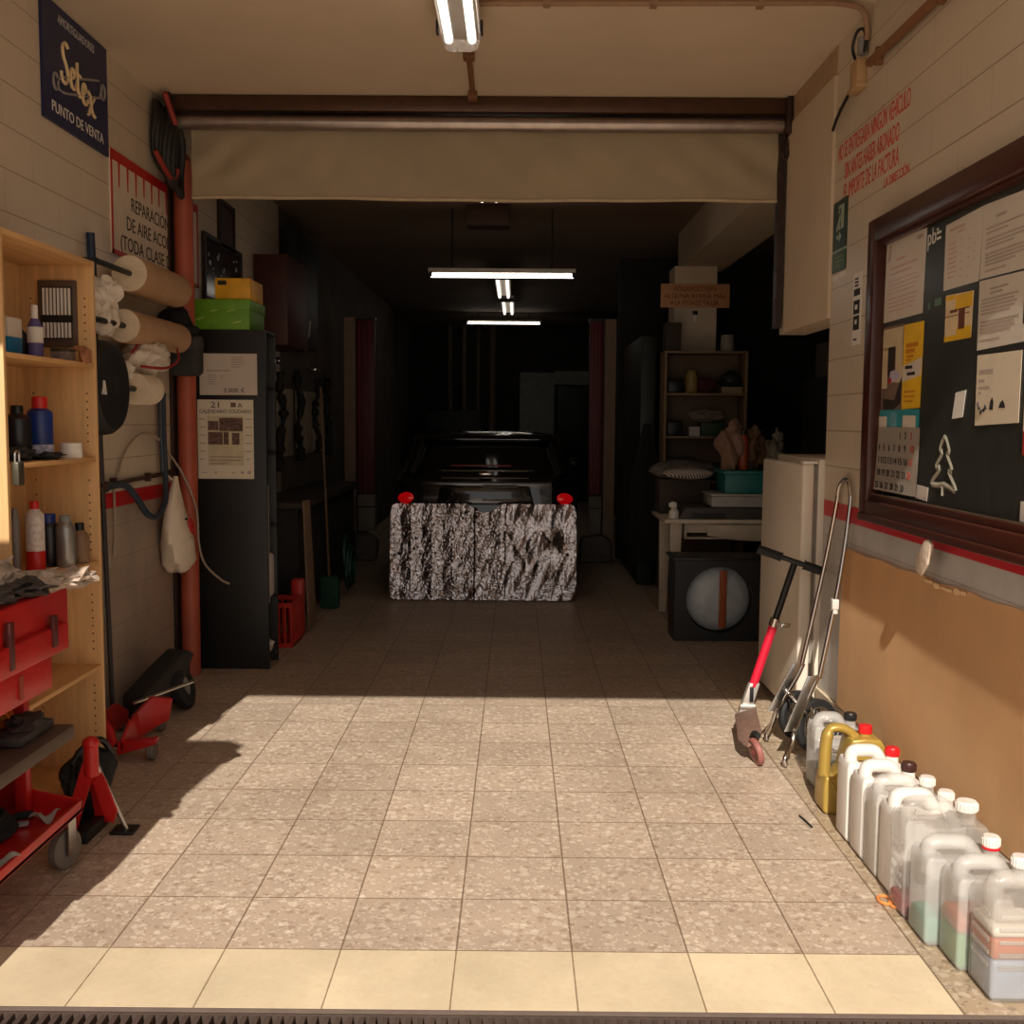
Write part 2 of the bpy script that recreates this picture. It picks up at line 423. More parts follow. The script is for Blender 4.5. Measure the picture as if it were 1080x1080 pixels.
# ------------------------------------------------------------------ awning in the doorway
aw = thing('roller_awning', 'cream canvas awning rolled up under the ceiling across the doorway', 'awning', (-0.2, 6.1, 2.76))
MB().box(-1.92, 1.47, 6.02, 6.19, 3.205, H - .002, 0.004).build('housing', m_brownmetal, aw)
MB().cyl((-1.9, 6.08, 3.155), (1.46, 6.08, 3.155), 0.042, seg=28).build('roller_tube', M('dull_aluminium_tube', (170, 156, 148), 0.3, 0.85), aw)
for sx in (-1.925, 1.462):
    MB().box(sx, sx + 0.028, 5.98, 6.19, 3.09, H - .002, 0.004).build('end_bracket', M('dark_bracket', (58, 38, 32), 0.5, 0.3), aw)
def canv(u, v):
    x = -1.83 + 3.28 * u; z = 3.135 - 0.375 * v
    e = max(0.0, 1 - 3.5 * min(u, 1 - u))
    w = 0.005 * math.sin(26 * u + 3 * v) + 0.004 * math.sin(61 * u - 7 * v + 1) + 0.003 * math.sin(97 * u + 5 * v)
    w += 0.012 * math.sin((62 if u < .5 else 58) * u + (9 if u < .5 else -9) * v) * e
    return V((x, 6.13 + w * (0.15 + 0.85 * math.sin(PI * min(1, v * 1.15)) ), z + (0.004 * math.sin(9 * u) + 0.002 * math.sin(31 * u)) * v))
MB().grid(canv, 160, 16, 0.004).build('canvas', m_canvas, aw)
MB().tube([canv(u / 40, 1.0) + V((0, 0.001, -0.004)) for u in range(41)], 0.011, 8).build('hem_bar', M('cream_hem', (190, 170, 140), 0.7), aw)
tag(MB().box(-1.999, -1.982, 6.19, 6.27, 0, 3.08, 0.003).build('guide_rail', M('dark_rail', (62, 44, 38), 0.5, 0.3), None, (-1.985, 6.22, 0)), 'dark vertical guide rail on the left wall beside the red pipe', 'rail')
gr = MB().box(1.452, 1.482, 6.09, 6.17, 2.05, 3.09)
for z in (2.2, 2.36, 2.52, 2.66, 2.8, 2.92): gr.cyl((1.452, 6.08, z), (1.44, 6.08, z), 0.008, seg=8)
tag(gr.build('guide_rail', MATS['dark_rail'], None, (1.467, 6.13, 2.05)), 'dark notched guide rail at the right end of the awning', 'rail')
cr = MB(); cr.tube(smooth_path([(1.47, 6.06, 3.09), (1.49, 6.03, 3.02), (1.465, 6.02, 2.96), (1.45, 6.03, 3.0)], 5), 0.008)
cr.build('crank_hook', MATS['dark_rail'], aw)

# ------------------------------------------------------------------ lamps
m_lampbody = M('lamp_housing', (205, 200, 192), 0.4)
m_tube = M('fluorescent_tube', (255, 250, 240), 0.4, emit=(255, 246, 232), estr=5.0, var=0.0)
m_tube_dim = M('dim_fluorescent_tube', (255, 250, 240), 0.4, emit=(255, 244, 230), estr=1.3, var=0.0)
lp = thing('ceiling_lamp', 'long white ceiling lamp near the street edge of the ceiling', 'ceiling lamp', (-0.26, 4.2, 3.19))
MB().box(-0.345, -0.165, 3.45, 4.88, 3.19, 3.225, 0.01).box(-0.30, -0.21, 3.6, 4.7, 3.225, H).build('lamp_body', m_lampbody, lp)
MB().prism([(-0.085, 0.0), (-0.07, -0.045), (-0.045, -0.055), (0.045, -0.055), (0.07, -0.045), (0.085, 0.0)], (-0.255, 3.46, 3.19), (1, 0, 0), (0, 0, 1), (0, 1.41, 0), 0.006).build('diffuser', M('lamp_diffuser', (224, 216, 208), 0.3, alpha=0.72, var=0.02), lp)
for dx in (-0.05, 0.05):
    MB().cyl((-0.255 + dx, 3.5, 3.163), (-0.255 + dx, 4.8, 3.166), 0.019, seg=12).build('tube', M('lamp_tube', (255, 250, 240), 0.4, emit=(255, 248, 238), estr=4.5, var=0.0), lp)
for sx in (-0.35, -0.16):
    for y in (3.7, 4.25, 4.7): MB().box(sx - 0.005, sx + 0.005, y, y + 0.05, 3.165, 3.215).build('side_clip', m_black, lp)
co = MB()
co.tube(smooth_path([(-0.247, 4.87, 3.275), (-0.243, 5.35, 3.275), (-0.25, 6.02, 3.275)], 5), 0.014)
co.box(-0.27, -0.215, 5.3, 5.36, 3.255, H).box(-0.275, -0.225, 5.93, 6.0, 3.25, H)
tag(co.build('wiring_conduit', M('brown_conduit', (128, 86, 56), 0.6), None, (-0.245, 5.4, 3.27)), 'short brown wiring conduit between the nearest ceiling lamp and the awning', 'conduit')
co = MB()
co.tube([(-0.17, 4.69, 3.277), (1.28, 4.66, 3.277)] + smooth_path([(1.32, 4.66, 3.277), (1.44, 4.68, 3.262), (1.482, 4.72, 3.2), (1.485, 4.73, 3.15)], 6), 0.013)
for x in (0.1, 0.55, 1.0): co.box(x, x + 0.03, 4.65, 4.70, 3.262, H)
tag(co.build('wiring_conduit', M('cream_conduit', (150, 118, 92), 0.6), None, (0.6, 4.66, 3.277)), 'cream wiring conduit crossing the ceiling and bending down the right wall', 'conduit')

def tube_light(xc, y, z, L, label, along='X', bright=True, drop=0.0):
    t = thing('tube_light', label, 'ceiling lamp', (xc, y, z), 'fluorescent lamps of the inner garage')
    a = L / 2; m = m_tube if bright else m_tube_dim
    if along == 'X':
        MB().box(xc - a - 0.02, xc + a + 0.02, y - 0.03, y + 0.03, z + 0.02, z + 0.06, 0.005).build('lamp_body', m_lampbody, t)
        MB().cyl((xc - a, y - 0.01, z), (xc + a, y - 0.01, z), 0.018, seg=14).build('tube', m, t)
        for sx in (-a, a):
            MB().box(xc + sx - 0.012, xc + sx + 0.012, y - 0.03, y + 0.02, z - 0.015, z + 0.03).build('end_cap', m_black, t)
        if drop:
            for sx in (-a * 0.7, a * 0.7): MB().cyl((xc + sx, y, z + 0.06), (xc + sx, y, H), 0.006, seg=8).build('hanger', m_black, t)
    else:
        MB().box(xc - 0.09, xc + 0.09, y - a, y + a, z + 0.02, z + 0.07, 0.006).build('lamp_body', m_lampbody, t)
        for dx in (-0.055, 0.055):
            MB().cyl((xc + dx, y - a + 0.03, z), (xc + dx, y + a - 0.03, z), 0.018, seg=12).build('tube', m, t)
        MB().box(xc - 0.1, xc + 0.1, y - a, y - a + 0.03, z - 0.02, z + 0.03).build('end_cap', m_black, t)
        MB().cyl((xc, y, z + 0.07), (xc, y, H), 0.01, seg=8).build('hanger', m_black, t)
    return t
tube_light(-0.13, 9.15, 2.735, 1.2, 'nearest lit tube lamp hanging crosswise in the inner garage', 'X', True, 0.5)
tube_light(-0.22, 17.8, 3.12, 1.2, 'farthest lit tube lamp hanging crosswise at the back', 'X', True, 0.1)
tube_light(-0.17, 13.0, 3.1, 1.9, 'unlit double tube lamp running lengthwise, just behind the nearest crosswise tube', 'Y', False)  # tubes are off; their faint glow replaces reflected light, next lamp too
tube_light(-0.13, 15.2, 3.1, 1.8, 'unlit double tube lamp running lengthwise, in front of the farthest crosswise tube', 'Y', False)
tube_light(-0.22, 7.6, 3.2, 1.6, 'double tube lamp mostly hidden behind the awning canvas', 'Y', False)
vb = MB().box(-0.42, -0.07, 8.95, 9.25, 3.13, H, 0.006)
tag(vb.build('junction_box', M('brown_box_paint', (74, 50, 40), 0.6), None, (-0.25, 9.1, 3.13)), 'brown flat box fixed to the ceiling above the nearest crosswise tube', 'box')

# ------------------------------------------------------------------ left wall
navy = M('navy_sign_enamel', (24, 34, 78), 0.4, var=0.08, scale=4)
fr = Frame((XL, 4.60, 2.78), 'L')
sg = thing('wall_sign', 'navy blue shock absorber dealer sign high on the left wall', 'sign', (XL, 4.96, 2.78))
fr.box(MB(), 0, 0.715, 0, 0.505, 0.0, 0.012).build('panel', navy, sg)
text(fr, 'AMORTIGUADORES', 0.16, 0.435, 0.052, M('dim_white_paint', (190, 186, 182), 0.7), sg, width=0.40, c=0.012)
sh = MB()
sh.tube([fr.p(0.13, 0.19, 0.016), fr.p(0.19, 0.215, 0.016), fr.p(0.60, 0.325, 0.016), fr.p(0.63, 0.30, 0.016), fr.p(0.60, 0.245, 0.016), fr.p(0.20, 0.15, 0.016), fr.p(0.15, 0.15, 0.016)], 0.006, 6, True)
for a, b in ((0.115, 0.175), (0.645, 0.285)):
    sh.tube([fr.p(a + 0.024 * math.cos(q * PI / 8), b + 0.034 * math.sin(q * PI / 8), 0.016) for q in range(16)], 0.006, 6, True)
sh.build('emblem', M('grey_emblem_paint', (150, 142, 140), 0.6), sg)
m_scr = M('cream_script_paint', (232, 206, 160), 0.6)
strokes = [[(.235, .385), (.20, .405), (.165, .375), (.175, .32), (.215, .265), (.225, .205), (.19, .17), (.145, .185), (.14, .225)],
           [(.255, .225), (.30, .24), (.305, .275), (.28, .285), (.26, .24), (.275, .185), (.315, .175), (.345, .22)],
           [(.355, .345), (.355, .25), (.362, .18), (.39, .155), (.415, .185)], [(.325, .285), (.40, .275)],
           [(.41, .19), (.455, .20), (.465, .235), (.44, .25), (.42, .20), (.435, .145), (.475, .135), (.50, .17)],
           [(.50, .225), (.53, .205), (.555, .12), (.60, .095)], [(.595, .205), (.55, .16), (.505, .085)]]
for i, st_ in enumerate(strokes):
    MB().tube(smooth_path([fr.p(a_, b_ + .02, 0.018) for a_, b_ in [(0.345 + (q[0] - .36) * .80, .222 + (q[1] - .235) * .74) for q in st_]], 5), 0.0075, 7).build('script_stroke', m_scr, sg)
text(fr, 'PUNTO DE VENTA', 0.075, 0.045, 0.066, m_whttxt, sg, width=0.57, c=0.012)

fr = Frame((XL, 5.34, 2.33), 'L')
sg = thing('wall_sign', 'white sign with red border about air conditioning repair, left wall', 'sign', (XL, 6.0, 2.33))
fr.box(MB(), 0, 1.44, 0, 0.505, 0.0, 0.008).build('panel', M('sign_white', (222, 206, 184), 0.5, var=0.04), sg)
bd = MB()
fr.box(bd, 0, 1.44, 0.455, 0.505, 0.008, 0.010); fr.box(bd, 0, 0.022, 0, 0.46, 0.008, 0.010)
fr.box(bd, 1.41, 1.44, 0, 0.46, 0.008, 0.010); fr.box(bd, 0, 1.44, 0, 0.022, 0.008, 0.010)
for a, l in ((0.10, .12), (0.22, .12), (0.34, .12), (0.46, .10), (0.58, .11), (0.70, .1), (0.82, .12), (0.94, .1), (1.06, .12), (1.18, .1), (1.3, .11)):
    fr.quad(bd, [(a, 0.456), (a + 0.006, 0.456 - l), (a + 0.016, 0.456 - l), (a + 0.024, 0.456)], 0.008, 0.010)
bd.build('red_border', M('sign_red', (190, 30, 28), 0.5), sg)
text(fr, 'REPARACIÓN Y', 0.27, 0.25, 0.10, m_blktxt, sg, width=0.69, c=0.008)
text(fr, 'DE AIRE ACOND.', 0.20, 0.145, 0.10, m_blktxt, sg, width=0.80, c=0.008)
text(fr, '(TODA CLASE DE', 0.11, 0.04, 0.10, m_blktxt, sg, width=0.83, c=0.008)

tag(MB().cyl((-1.925, 6.27, 0.0), (-1.925, 6.27, 2.98), 0.055, seg=28).cyl((-1.925, 6.27, 2.98), (-1.925, 6.27, 3.02), 0.055, 0.035, seg=28).build('drain_pipe', m_pipe, None, (-1.925, 6.27, 0)), 'tall terracotta red pipe standing against the left wall', 'pipe')

jl = thing('jump_leads', 'coil of black and red leads hanging under the ceiling by the red pipe', 'cable coil', (-1.95, 6.05, 2.9))
cb = MB(); rr = random.Random(3)
for i in range(9):
    cy, cz, ry, rz = 6.02 + rr.uniform(-.03, .03) + 0.012 * i, 3.06 - 0.012 * i, 0.10 + rr.uniform(-.02, .02), 0.19 + rr.uniform(-.03, .02)
    cb.tube([(-1.965 + 0.008 * i + 0.01 * math.sin(3 * q), cy + ry * math.cos(q) + 0.05 * (0.5 - math.sin(q)) * 0.4, cz + rz * math.sin(q)) for q in [k * PI / 10 for k in range(20)]], 0.017, 7, True)
cb.build('cable', M('black_cable', (34, 30, 28), 0.55), jl)
cb = MB().tube(smooth_path([(-1.90, 5.90, 3.26), (-1.89, 5.95, 3.20), (-1.875, 6.0, 3.12)], 5), [0.015] * 11, 8)
cb.build('clamp_grip', M('red_grip', (150, 50, 40), 0.5), jl); cb = MB()
cb.tube(smooth_path([(-1.95, 5.88, 2.95), (-1.92, 5.97, 2.86), (-1.91, 6.06, 2.84), (-1.90, 6.10, 2.9)], 5), 0.014, 8)
cb.build('clamp_grip', M('red_grip', (150, 50, 40), 0.5), jl)

# pole against the wall beside the cabinet
pl = thing('pole', 'long thin dark pole with blue grip leaning behind the wooden cabinet', 'pole', (-1.975, 5.16, 0))
MB().cyl((-1.975, 5.16, 0.0), (-1.97, 5.03, 2.16), 0.012, seg=10).build('shaft', M('dark_pole', (52, 44, 46), 0.5), pl)
MB().cyl((-1.972, 5.04, 2.1), (-1.972, 5.02, 2.37), 0.019, seg=14).build('grip', M('blue_grip', (28, 46, 74), 0.5), pl)

# rolls on rods
m_kraft = M('kraft_paper', (186, 148, 112), 0.75, var=0.08, scale=9)
m_rollend = M('roll_end_paper', (226, 206, 178), 0.8)
def roll(label, y0, y1, xc, zc, r, rin, mat, rod=0.42, group='rolls on the left wall', dz=0.0):
    t = thing('paper_roll', label, 'paper roll', (xc, (y0 + y1) / 2, zc), group)
    L = y1 - y0
    mat4 = Matrix.Translation((xc, y0, zc)) @ V((0, L, dz)).to_track_quat('Z', 'Y').to_matrix().to_4x4()
    MB().lathe([(rin, 0.0), (r, 0.0), (r, L), (rin, L), (rin, 0.0)], 32, mat4).build('paper', mat, t)
    MB().lathe([(rin + 0.001, -0.002), (r * 0.96, -0.002), (r * 0.96, 0.004), (rin + 0.001, 0.004)], 32, mat4).build('roll_face', m_rollend, t)
    if rod:
        mb = MB(); mb.cyl((xc, y0 - rod, zc - dz), (xc, y1 + 0.02, zc + dz), 0.014, seg=12)
        mb.box(-2.0, xc + 0.01, y0 - rod - 0.01, y0 - rod + 0.015, zc - dz - 0.012, zc - dz + 0.012).box(-2.0, xc + 0.01, y1 + 0.005, y1 + 0.03, zc + dz - 0.012, zc + dz + 0.012)
        mb.build('holder_rod', m_black, t)
    return t
roll('upper wide brown paper roll on a black rod, left wall', 5.2, 5.9, -1.86, 2.21, 0.088, 0.024, m_kraft)
roll('second wide brown paper roll below the upper one, with an open hollow core', 5.12, 5.92, -1.865, 1.955, 0.08, 0.055, m_kraft)
roll('white paper towel roll below the stuffed white bag, left wall', 5.2, 5.42, -1.85, 1.66, 0.075, 0.022, M('white_tissue', (236, 220, 196), 0.85), 0.10)

m_film = M('crumpled_white_film', (224, 212, 196), 0.45, var=0.08, bump=0.6, scale=22)
mb = MB(); rr = random.Random(5)
for i in range(9): mb.ball((-1.90 + rr.uniform(-.03, .02), 4.96 + rr.uniform(-.05, .05), 2.055 + rr.uniform(-.10, .06)), 0.05, 0.05, 0.06, 0.25, 3, i)
tag(mb.build('plastic_wrap', m_film, None, (-1.88, 5.0, 2.0)), 'crumpled white plastic film bunched on the rods of the brown paper rolls', 'plastic film')
bg = thing('stuffed_bag', 'stuffed white bag with a thin red strap, left wall above the paper towel roll', 'bag', (-1.87, 5.45, 1.8))
MB().ball((-1.87, 5.46, 1.83), 0.10, 0.19, 0.088, 0.10, 4, 2).ball((-1.90, 5.22, 1.735), 0.05, 0.06, 0.055, 0.15, 3, 4).build('sack', m_film, bg)
MB().tube(smooth_path([(-1.82, 5.22, 1.77), (-1.76, 5.4, 1.77), (-1.76, 5.6, 1.82), (-1.82, 5.78, 1.89), (-1.86, 5.95, 1.92)], 5), 0.007, 6).tube(smooth_path([(-1.86, 5.2, 1.83), (-1.84, 5.34, 1.92), (-1.86, 5.5, 1.925)], 5), 0.006, 6).build('strap', M('dark_red_strap', (150, 34, 36), 0.6), bg)

dk = thing('wheel_cover', 'round black wheel cover hanging flat between the wooden cabinet and the rolls', 'wheel cover', (-1.8, 4.76, 1.65))
mt = Matrix.Translation((-1.85, 4.76, 1.652)) @ Matrix.Rotation(PI / 2, 4, 'Y')
MB().lathe([(0, 0.075), (0.05, 0.07), (0.09, 0.06), (0.15, 0.075), (0.185, 0.07), (0.205, 0.045), (0.212, 0.0), (0.2, -0.02), (0, -0.02)], 48, mt).build('dish', M('matt_black_rubber', (24, 23, 24), 0.6), dk)
f2 = Frame((-1.775, 4.60, 1.62), 'L')
l = MB(); f2.quad(l, [(0, 0), (0.02, 0.06), (0.03, 0.06), (0.05, 0.0), (0.035, 0.0), (0.025, 0.035), (0.012, 0.0)], -0.012, 0.004)
l.build('emblem', m_whttxt, dk)
MB().box(-2.0, -1.86, 4.74, 4.78, 1.63, 1.67).build('hook', m_black, dk)

bb = thing('cap', 'black cap hung on the red pipe above a dark grey pouch', 'cap', (-1.9, 6.03, 1.98))
mbx = MB().ball((-1.915, 6.03, 2.06), 0.085, 0.085, 0.085, 0.10, 4, 8)
mbx.ball((-1.86, 6.04, 2.01), 0.085, 0.07, 0.03, 0.08, 3, 5)
mbx.build('crown', M('black_cloth', (20, 19, 19), 0.9, bump=0.3), bb)
pc = thing('pouch', 'dark grey pouch hanging in front of the red pipe', 'pouch', (-1.84, 6.1, 1.8))
MB().box(-1.965, -1.79, 6.06, 6.19, 1.76, 1.985, 0.035, 3).build('pocket', m_dkgrey, pc)
MB().box(-1.968, -1.787, 6.05, 6.19, 1.90, 1.992, 0.03, 3).build('flap', M('charcoal_fabric', (62, 58, 58), 0.85), pc)
MB().tube(smooth_path([(-1.95, 6.12, 1.98), (-1.93, 6.16, 2.12), (-1.90, 6.17, 2.14), (-1.82, 6.14, 1.99)], 5), 0.008, 6).build('strap', m_black, pc)

# conduit rail, hoses, cables, hanging bag
rl = MB().tube([(-1.985, 5.05, 1.193), (-1.985, 6.2, 1.208)], 0.011, 8)
for y in (5.25, 5.75, 6.1): rl.box(-2.0, -1.975, y, y + 0.03, 1.18, 1.225)
rl.ball((-1.975, 5.13, 1.19), 0.022, 0.07, 0.025, 0.15, 3, 3)
tag(rl.build('wall_rail', M('rusty_rail', (78, 54, 44), 0.6, 0.3), None, (-1.985, 5.6, 1.2)), 'thin rusty conduit rail fixed along the left wall just above the red band', 'rail')
hs = MB().tube(smooth_path([(-1.965, 5.97, 1.66), (-1.96, 5.955, 1.4), (-1.945, 5.925, 1.18), (-1.93, 5.86, 1.06), (-1.925, 5.72, 0.995), (-1.93, 5.58, 1.02), (-1.94, 5.44, 1.12), (-1.95, 5.32, 1.185), (-1.955, 5.12, 1.19)], 8), 0.017, 10)
hs.tube(smooth_path([(-1.965, 5.925, 1.66), (-1.965, 5.93, 1.4), (-1.96, 5.93, 1.22)], 6), 0.014, 8)
tag(hs.build('hose', M('slate_blue_hose', (46, 58, 72), 0.5), None, (-1.95, 5.7, 1.2)), 'slate blue hose looping down over the red band on the left wall', 'hose')
wc = MB().tube(smooth_path([(-1.985, 5.31, 1.22), (-1.98, 5.40, 1.34), (-1.975, 5.6, 1.43), (-1.97, 5.85, 1.42), (-1.97, 6.05, 1.33), (-1.93, 6.18, 1.2), (-1.86, 6.2, 1.0), (-1.845, 6.19, 0.8), (-1.80, 6.15, 0.68), (-1.70, 6.1, 0.6), (-1.64, 6.08, 0.575)], 8), 0.0065, 6)
tag(wc.build('cable', M('pale_grey_cable', (168, 150, 132), 0.6), None, (-1.9, 5.9, 1.0)), 'thin pale cable arching on the tiles and trailing past the red pipe', 'cable')
wc = MB().tube([(-1.99, 5.28, 1.17), (-1.985, 5.272, 1.0), (-1.99, 5.262, 0.84)], 0.006, 6)
tag(wc.build('cable', MATS['pale_grey_cable'], None, (-1.99, 5.27, 1.0)), 'short pale cable hanging straight down over the grey dado near the cabinet', 'cable')
pb = thing('carrier_bag', 'white plastic carrier bag hanging from the wall rail by the red pipe', 'bag', (-1.92, 6.0, 0.65))
rings = []
for t, hw, dp, cy in ((0.0, 0.05, 0.03, 6.02), (0.02, 0.085, 0.06, 6.03), (0.1, 0.14, 0.085, 6.05), (0.3, 0.155, 0.085, 6.03), (0.55, 0.115, 0.06, 5.98), (0.75, 0.08, 0.04, 5.98), (0.92, 0.035, 0.02, 6.0), (1.0, 0.015, 0.012, 6.01)):
    z = 0.655 + 0.54 * t; rg = []
    for k in range(28):
        q = 2 * PI * k / 28; wob = 1 + 0.08 * math.sin(5 * q + 9 * t) * (1 - 0.4 * t)
        rg.append((-1.915 + dp * math.cos(q) * wob, cy + hw * math.sin(q) * wob, z + 0.012 * math.sin(3 * q) * (1 - t)))
    rings.append(rg)
MB().loft(rings).build('sack', M('thin_white_plastic', (232, 216, 196), 0.4, var=0.06, bump=0.25, scale=16), pb)
f3 = Frame((-1.86, 5.98, 0.86), 'L')
lg = MB(); lg.tube([f3.p(0.055 + 0.045 * math.cos(q * PI / 10), 0.05 + 0.032 * math.sin(q * PI / 10) - 0.03 * math.cos(q * PI / 10), 0.022) for q in range(20)], 0.006, 6, True)
f3.box(lg, 0.035, 0.075, 0.035, 0.06, 0.016, 0.024)
lg.build('print', M('bag_red_print', (196, 40, 44), 0.6), pb)
lg = MB(); f3.box(lg, 0.02, 0.04, -0.03, -0.01, 0.02, 0.026); f3.box(lg, 0.0, 0.03, 0.09, 0.1, 0.0, 0.008)
lg.build('print', m_blktxt, pb)
MB().tube([(-1.925, 6.0, 1.17), (-1.975, 6.0, 1.215)], 0.006, 6).build('handle', MATS['thin_white_plastic'], pb)

# dado patch of peeling plaster beside cabinet
pt = MB(); rr = random.Random(11)
for i in range(14):
    y = 5.12 + rr.uniform(0, .05); z = 0.42 + 0.045 * i
    pt.box(-2.0, -1.997, y, y + rr.uniform(.03, .07), z, z + 0.05)
tag(pt.build('peeling_paint', M('bare_plaster', (176, 172, 160), 0.9, var=0.2), None, (-2.0, 5.15, 0.42)), 'strip of peeling pale paint on the dado just past the wooden cabinet', 'paint patch')

# ------------------------------------------------------------------ wooden cabinet on the left wall
CX0, CX1, CY0, CY1 = -1.99, -1.69, 3.545, 4.335
cab = thing('open_cabinet', 'tall open pale wood cabinet standing against the left wall', 'cabinet', (-1.84, 3.94, 0))
for y in (CY0, CY1 - 0.02):
    MB().box(CX0, CX1, y, y + 0.02, 0, 2.14, 0.002).build('side_panel', m_beech, cab)
MB().box(CX0, CX0 + 0.008, CY0 + 0.02, CY1 - 0.02, 0.05, 2.12).build('back_panel', m_beech, cab)
MB().box(CX0, CX1, CY0 + 0.02, CY1 - 0.02, 2.12, 2.14, 0.002).build('top_board', m_beech_h, cab)
SH = [1.718, 1.345, 0.925, 0.495, 0.06]
for z in SH:
    MB().box(CX0 + 0.008, CX1 - 0.004, CY0 + 0.02, CY1 - 0.02, z, z + 0.018, 0.002).build('shelf', m_beech_h, cab)
hb = MB(); z = 0.2
while z < 2.0:
    if not any(abs(z - s) < 0.05 for s in SH):
        for x in (CX1 - 0.035, CX0 + 0.05): hb.cyl((x, CY1 - 0.0203, z), (x, CY1 - 0.0215, z), 0.0035, seg=8)
    z += 0.032 if (int(z * 10) % 4) else 0.06
hb.build('peg_holes', m_black, cab)
lv = thing('reflection_plaque', 'small dark framed plaque with a window reflection made as pale upright bars inside the wooden cabinet', 'panel', (-1.83, 4.31, 1.80))
MB().box(-1.905, -1.752, 4.296, 4.313, 1.80, 2.062, 0.003).build('frame', M('plaque_frame', (88, 70, 56), 0.5), lv)
MB().box(-1.888, -1.768, 4.292, 4.297, 1.83, 2.035).build('backing', m_black, lv)
for i in range(8):
    x = -1.882 + i * 0.0145
    MB().box(x, x + 0.0085, 4.287, 4.293, 1.925, 2.03).build('bar', m_white, lv)
    MB().box(x, x + 0.0085, 4.287, 4.293, 1.835, 1.895).build('bar', m_white, lv)
MB().box(-1.89, -1.765, 4.288, 4.294, 1.897, 1.922).build('crossbar', m_black, lv)

def can(name, label, x, y, z, r, h, body, cap, capr=0.6, caph=0.03, neck=0.02, band=None, group='bottles and cans in the wooden cabinet', cat='can', bandz=(0.15, 0.8)):
    t = thing(name, label, cat, (x, y, z), group)
    m4 = Matrix.Translation((x, y, z))
    hb = h - caph - neck
    MB().lathe([(0, 0), (r * .95, 0), (r, 0.004), (r, hb - 0.008), (r * .96, hb), (r * capr, hb + neck), (0, hb + neck)], 28, m4).build('body', body, t)
    MB().lathe([(0, hb + neck - .002), (r * capr * .98, hb + neck - .002), (r * capr * .98, h - 0.004), (r * capr * .85, h), (0, h)], 20, m4).build('cap', cap, t)
    if band: MB().lathe([(r + .0006, hb * bandz[0]), (r + .0012, hb * bandz[0] + .001), (r + .0012, hb * bandz[1]), (r + .0006, hb * bandz[1] + .001)], 28, m4).build('label_band', band, t)
    return t
m_blue = M('blue_print', (28, 52, 120), 0.4)
m_silver = M('silver_can', (150, 148, 146), 0.35, 0.7)
m_darkbot = M('dark_bottle', (30, 28, 34), 0.35)
bx = thing('carton', 'blue and white carton at the near end of the top shelf of the wooden cabinet', 'carton', (-1.80, 3.80, 1.736))
MB().box(-1.845, -1.765, 3.74, 3.85, 1.736, 1.80, 0.002).build('lower_half', M('teal_blue_card', (24, 108, 152), 0.5), bx)
MB().box(-1.845, -1.765, 3.74, 3.85, 1.80, 1.868, 0.002).build('upper_half', m_paper, bx)
can('bottle', 'slim bottle with purple and white label on the top shelf', -1.80, 4.03, 1.736, 0.028, 0.20, M('purple_label', (92, 84, 140), 0.45), m_white, 0.45, 0.05, 0.03, m_white, cat='bottle', bandz=(0.5, 0.98))
can('bottle', 'dark squat bottle just behind the purple bottle on the top shelf', -1.86, 4.02, 1.736, 0.034, 0.14, m_darkbot, m_black, 0.5, cat='bottle')
tn = thing('tin', 'small dark printed tin lying on the top shelf near the vent panel', 'tin', (-1.745, 4.16, 1.736))
MB().box(-1.785, -1.715, 4.12, 4.19, 1.736, 1.772, 0.003).build('body', M('tin_print', (120, 104, 96), 0.4, var=0.4, scale=90), tn)
MB().box(-1.785, -1.715, 4.12, 4.19, 1.772, 1.784, 0.003).build('lid', M('dark_olive_lid', (62, 56, 34), 0.5), tn)
fg = MB().ball((-1.70, 4.24, 1.766), 0.022, 0.025, 0.03, 0.15, 3, 3).ball((-1.715, 4.23, 1.79), 0.024, 0.02, 0.014, 0.2, 3, 9).cyl((-1.69, 4.25, 1.736), (-1.69, 4.25, 1.785), 0.012, seg=10)
tag(fg.build('air_freshener', M('brown_ornament', (156, 100, 66), 0.6), None, (-1.70, 4.24, 1.736)), 'small brown ornament at the far end of the top shelf', 'ornament')
can('spray_can', 'blue spray can with red cap on the second shelf of the wooden cabinet', -1.80, 4.05, 1.363, 0.046, 0.235, m_blue, M('red_cap', (196, 34, 30), 0.4), 0.62, 0.045, 0.012, M('white_blue_print', (176, 172, 190), 0.45, var=0.5, scale=40), cat='spray can', bandz=(0.05, 0.3))
can('bottle', 'black oil bottle beside the blue spray can on the second shelf', -1.84, 3.95, 1.363, 0.05, 0.2, m_darkbot, m_black, 0.45, cat='bottle')
can('jar', 'flat white jar on the second shelf of the wooden cabinet', -1.735, 4.17, 1.363, 0.042, 0.06, m_white, m_white, 0.98, 0.02, 0.002, cat='jar')
rg = MB().ball((-1.80, 3.86, 1.385), 0.06, 0.12, 0.024, 0.2, 4, 4).ball((-1.74, 3.98, 1.376), 0.04, 0.06, 0.014, 0.3, 3, 6)
tag(rg.build('rag', m_dkgrey, None, (-1.8, 3.9, 1.363)), 'dark rag lying on the second shelf of the wooden cabinet', 'rag')
cl = thing('padlock', 'small grey padlock clipped to the front of the second shelf', 'padlock', (-1.675, 3.60, 1.29))
MB().box(-1.69, -1.665, 3.575, 3.62, 1.29, 1.37, 0.006).build('body', M('tarnished_metal', (86, 80, 66), 0.45, 0.5), cl)
MB().tube(smooth_path([(-1.68, 3.582, 1.365), (-1.68, 3.585, 1.40), (-1.68, 3.61, 1.40), (-1.68, 3.613, 1.365)], 5), 0.005, 8).build('shackle', m_steel, cl)
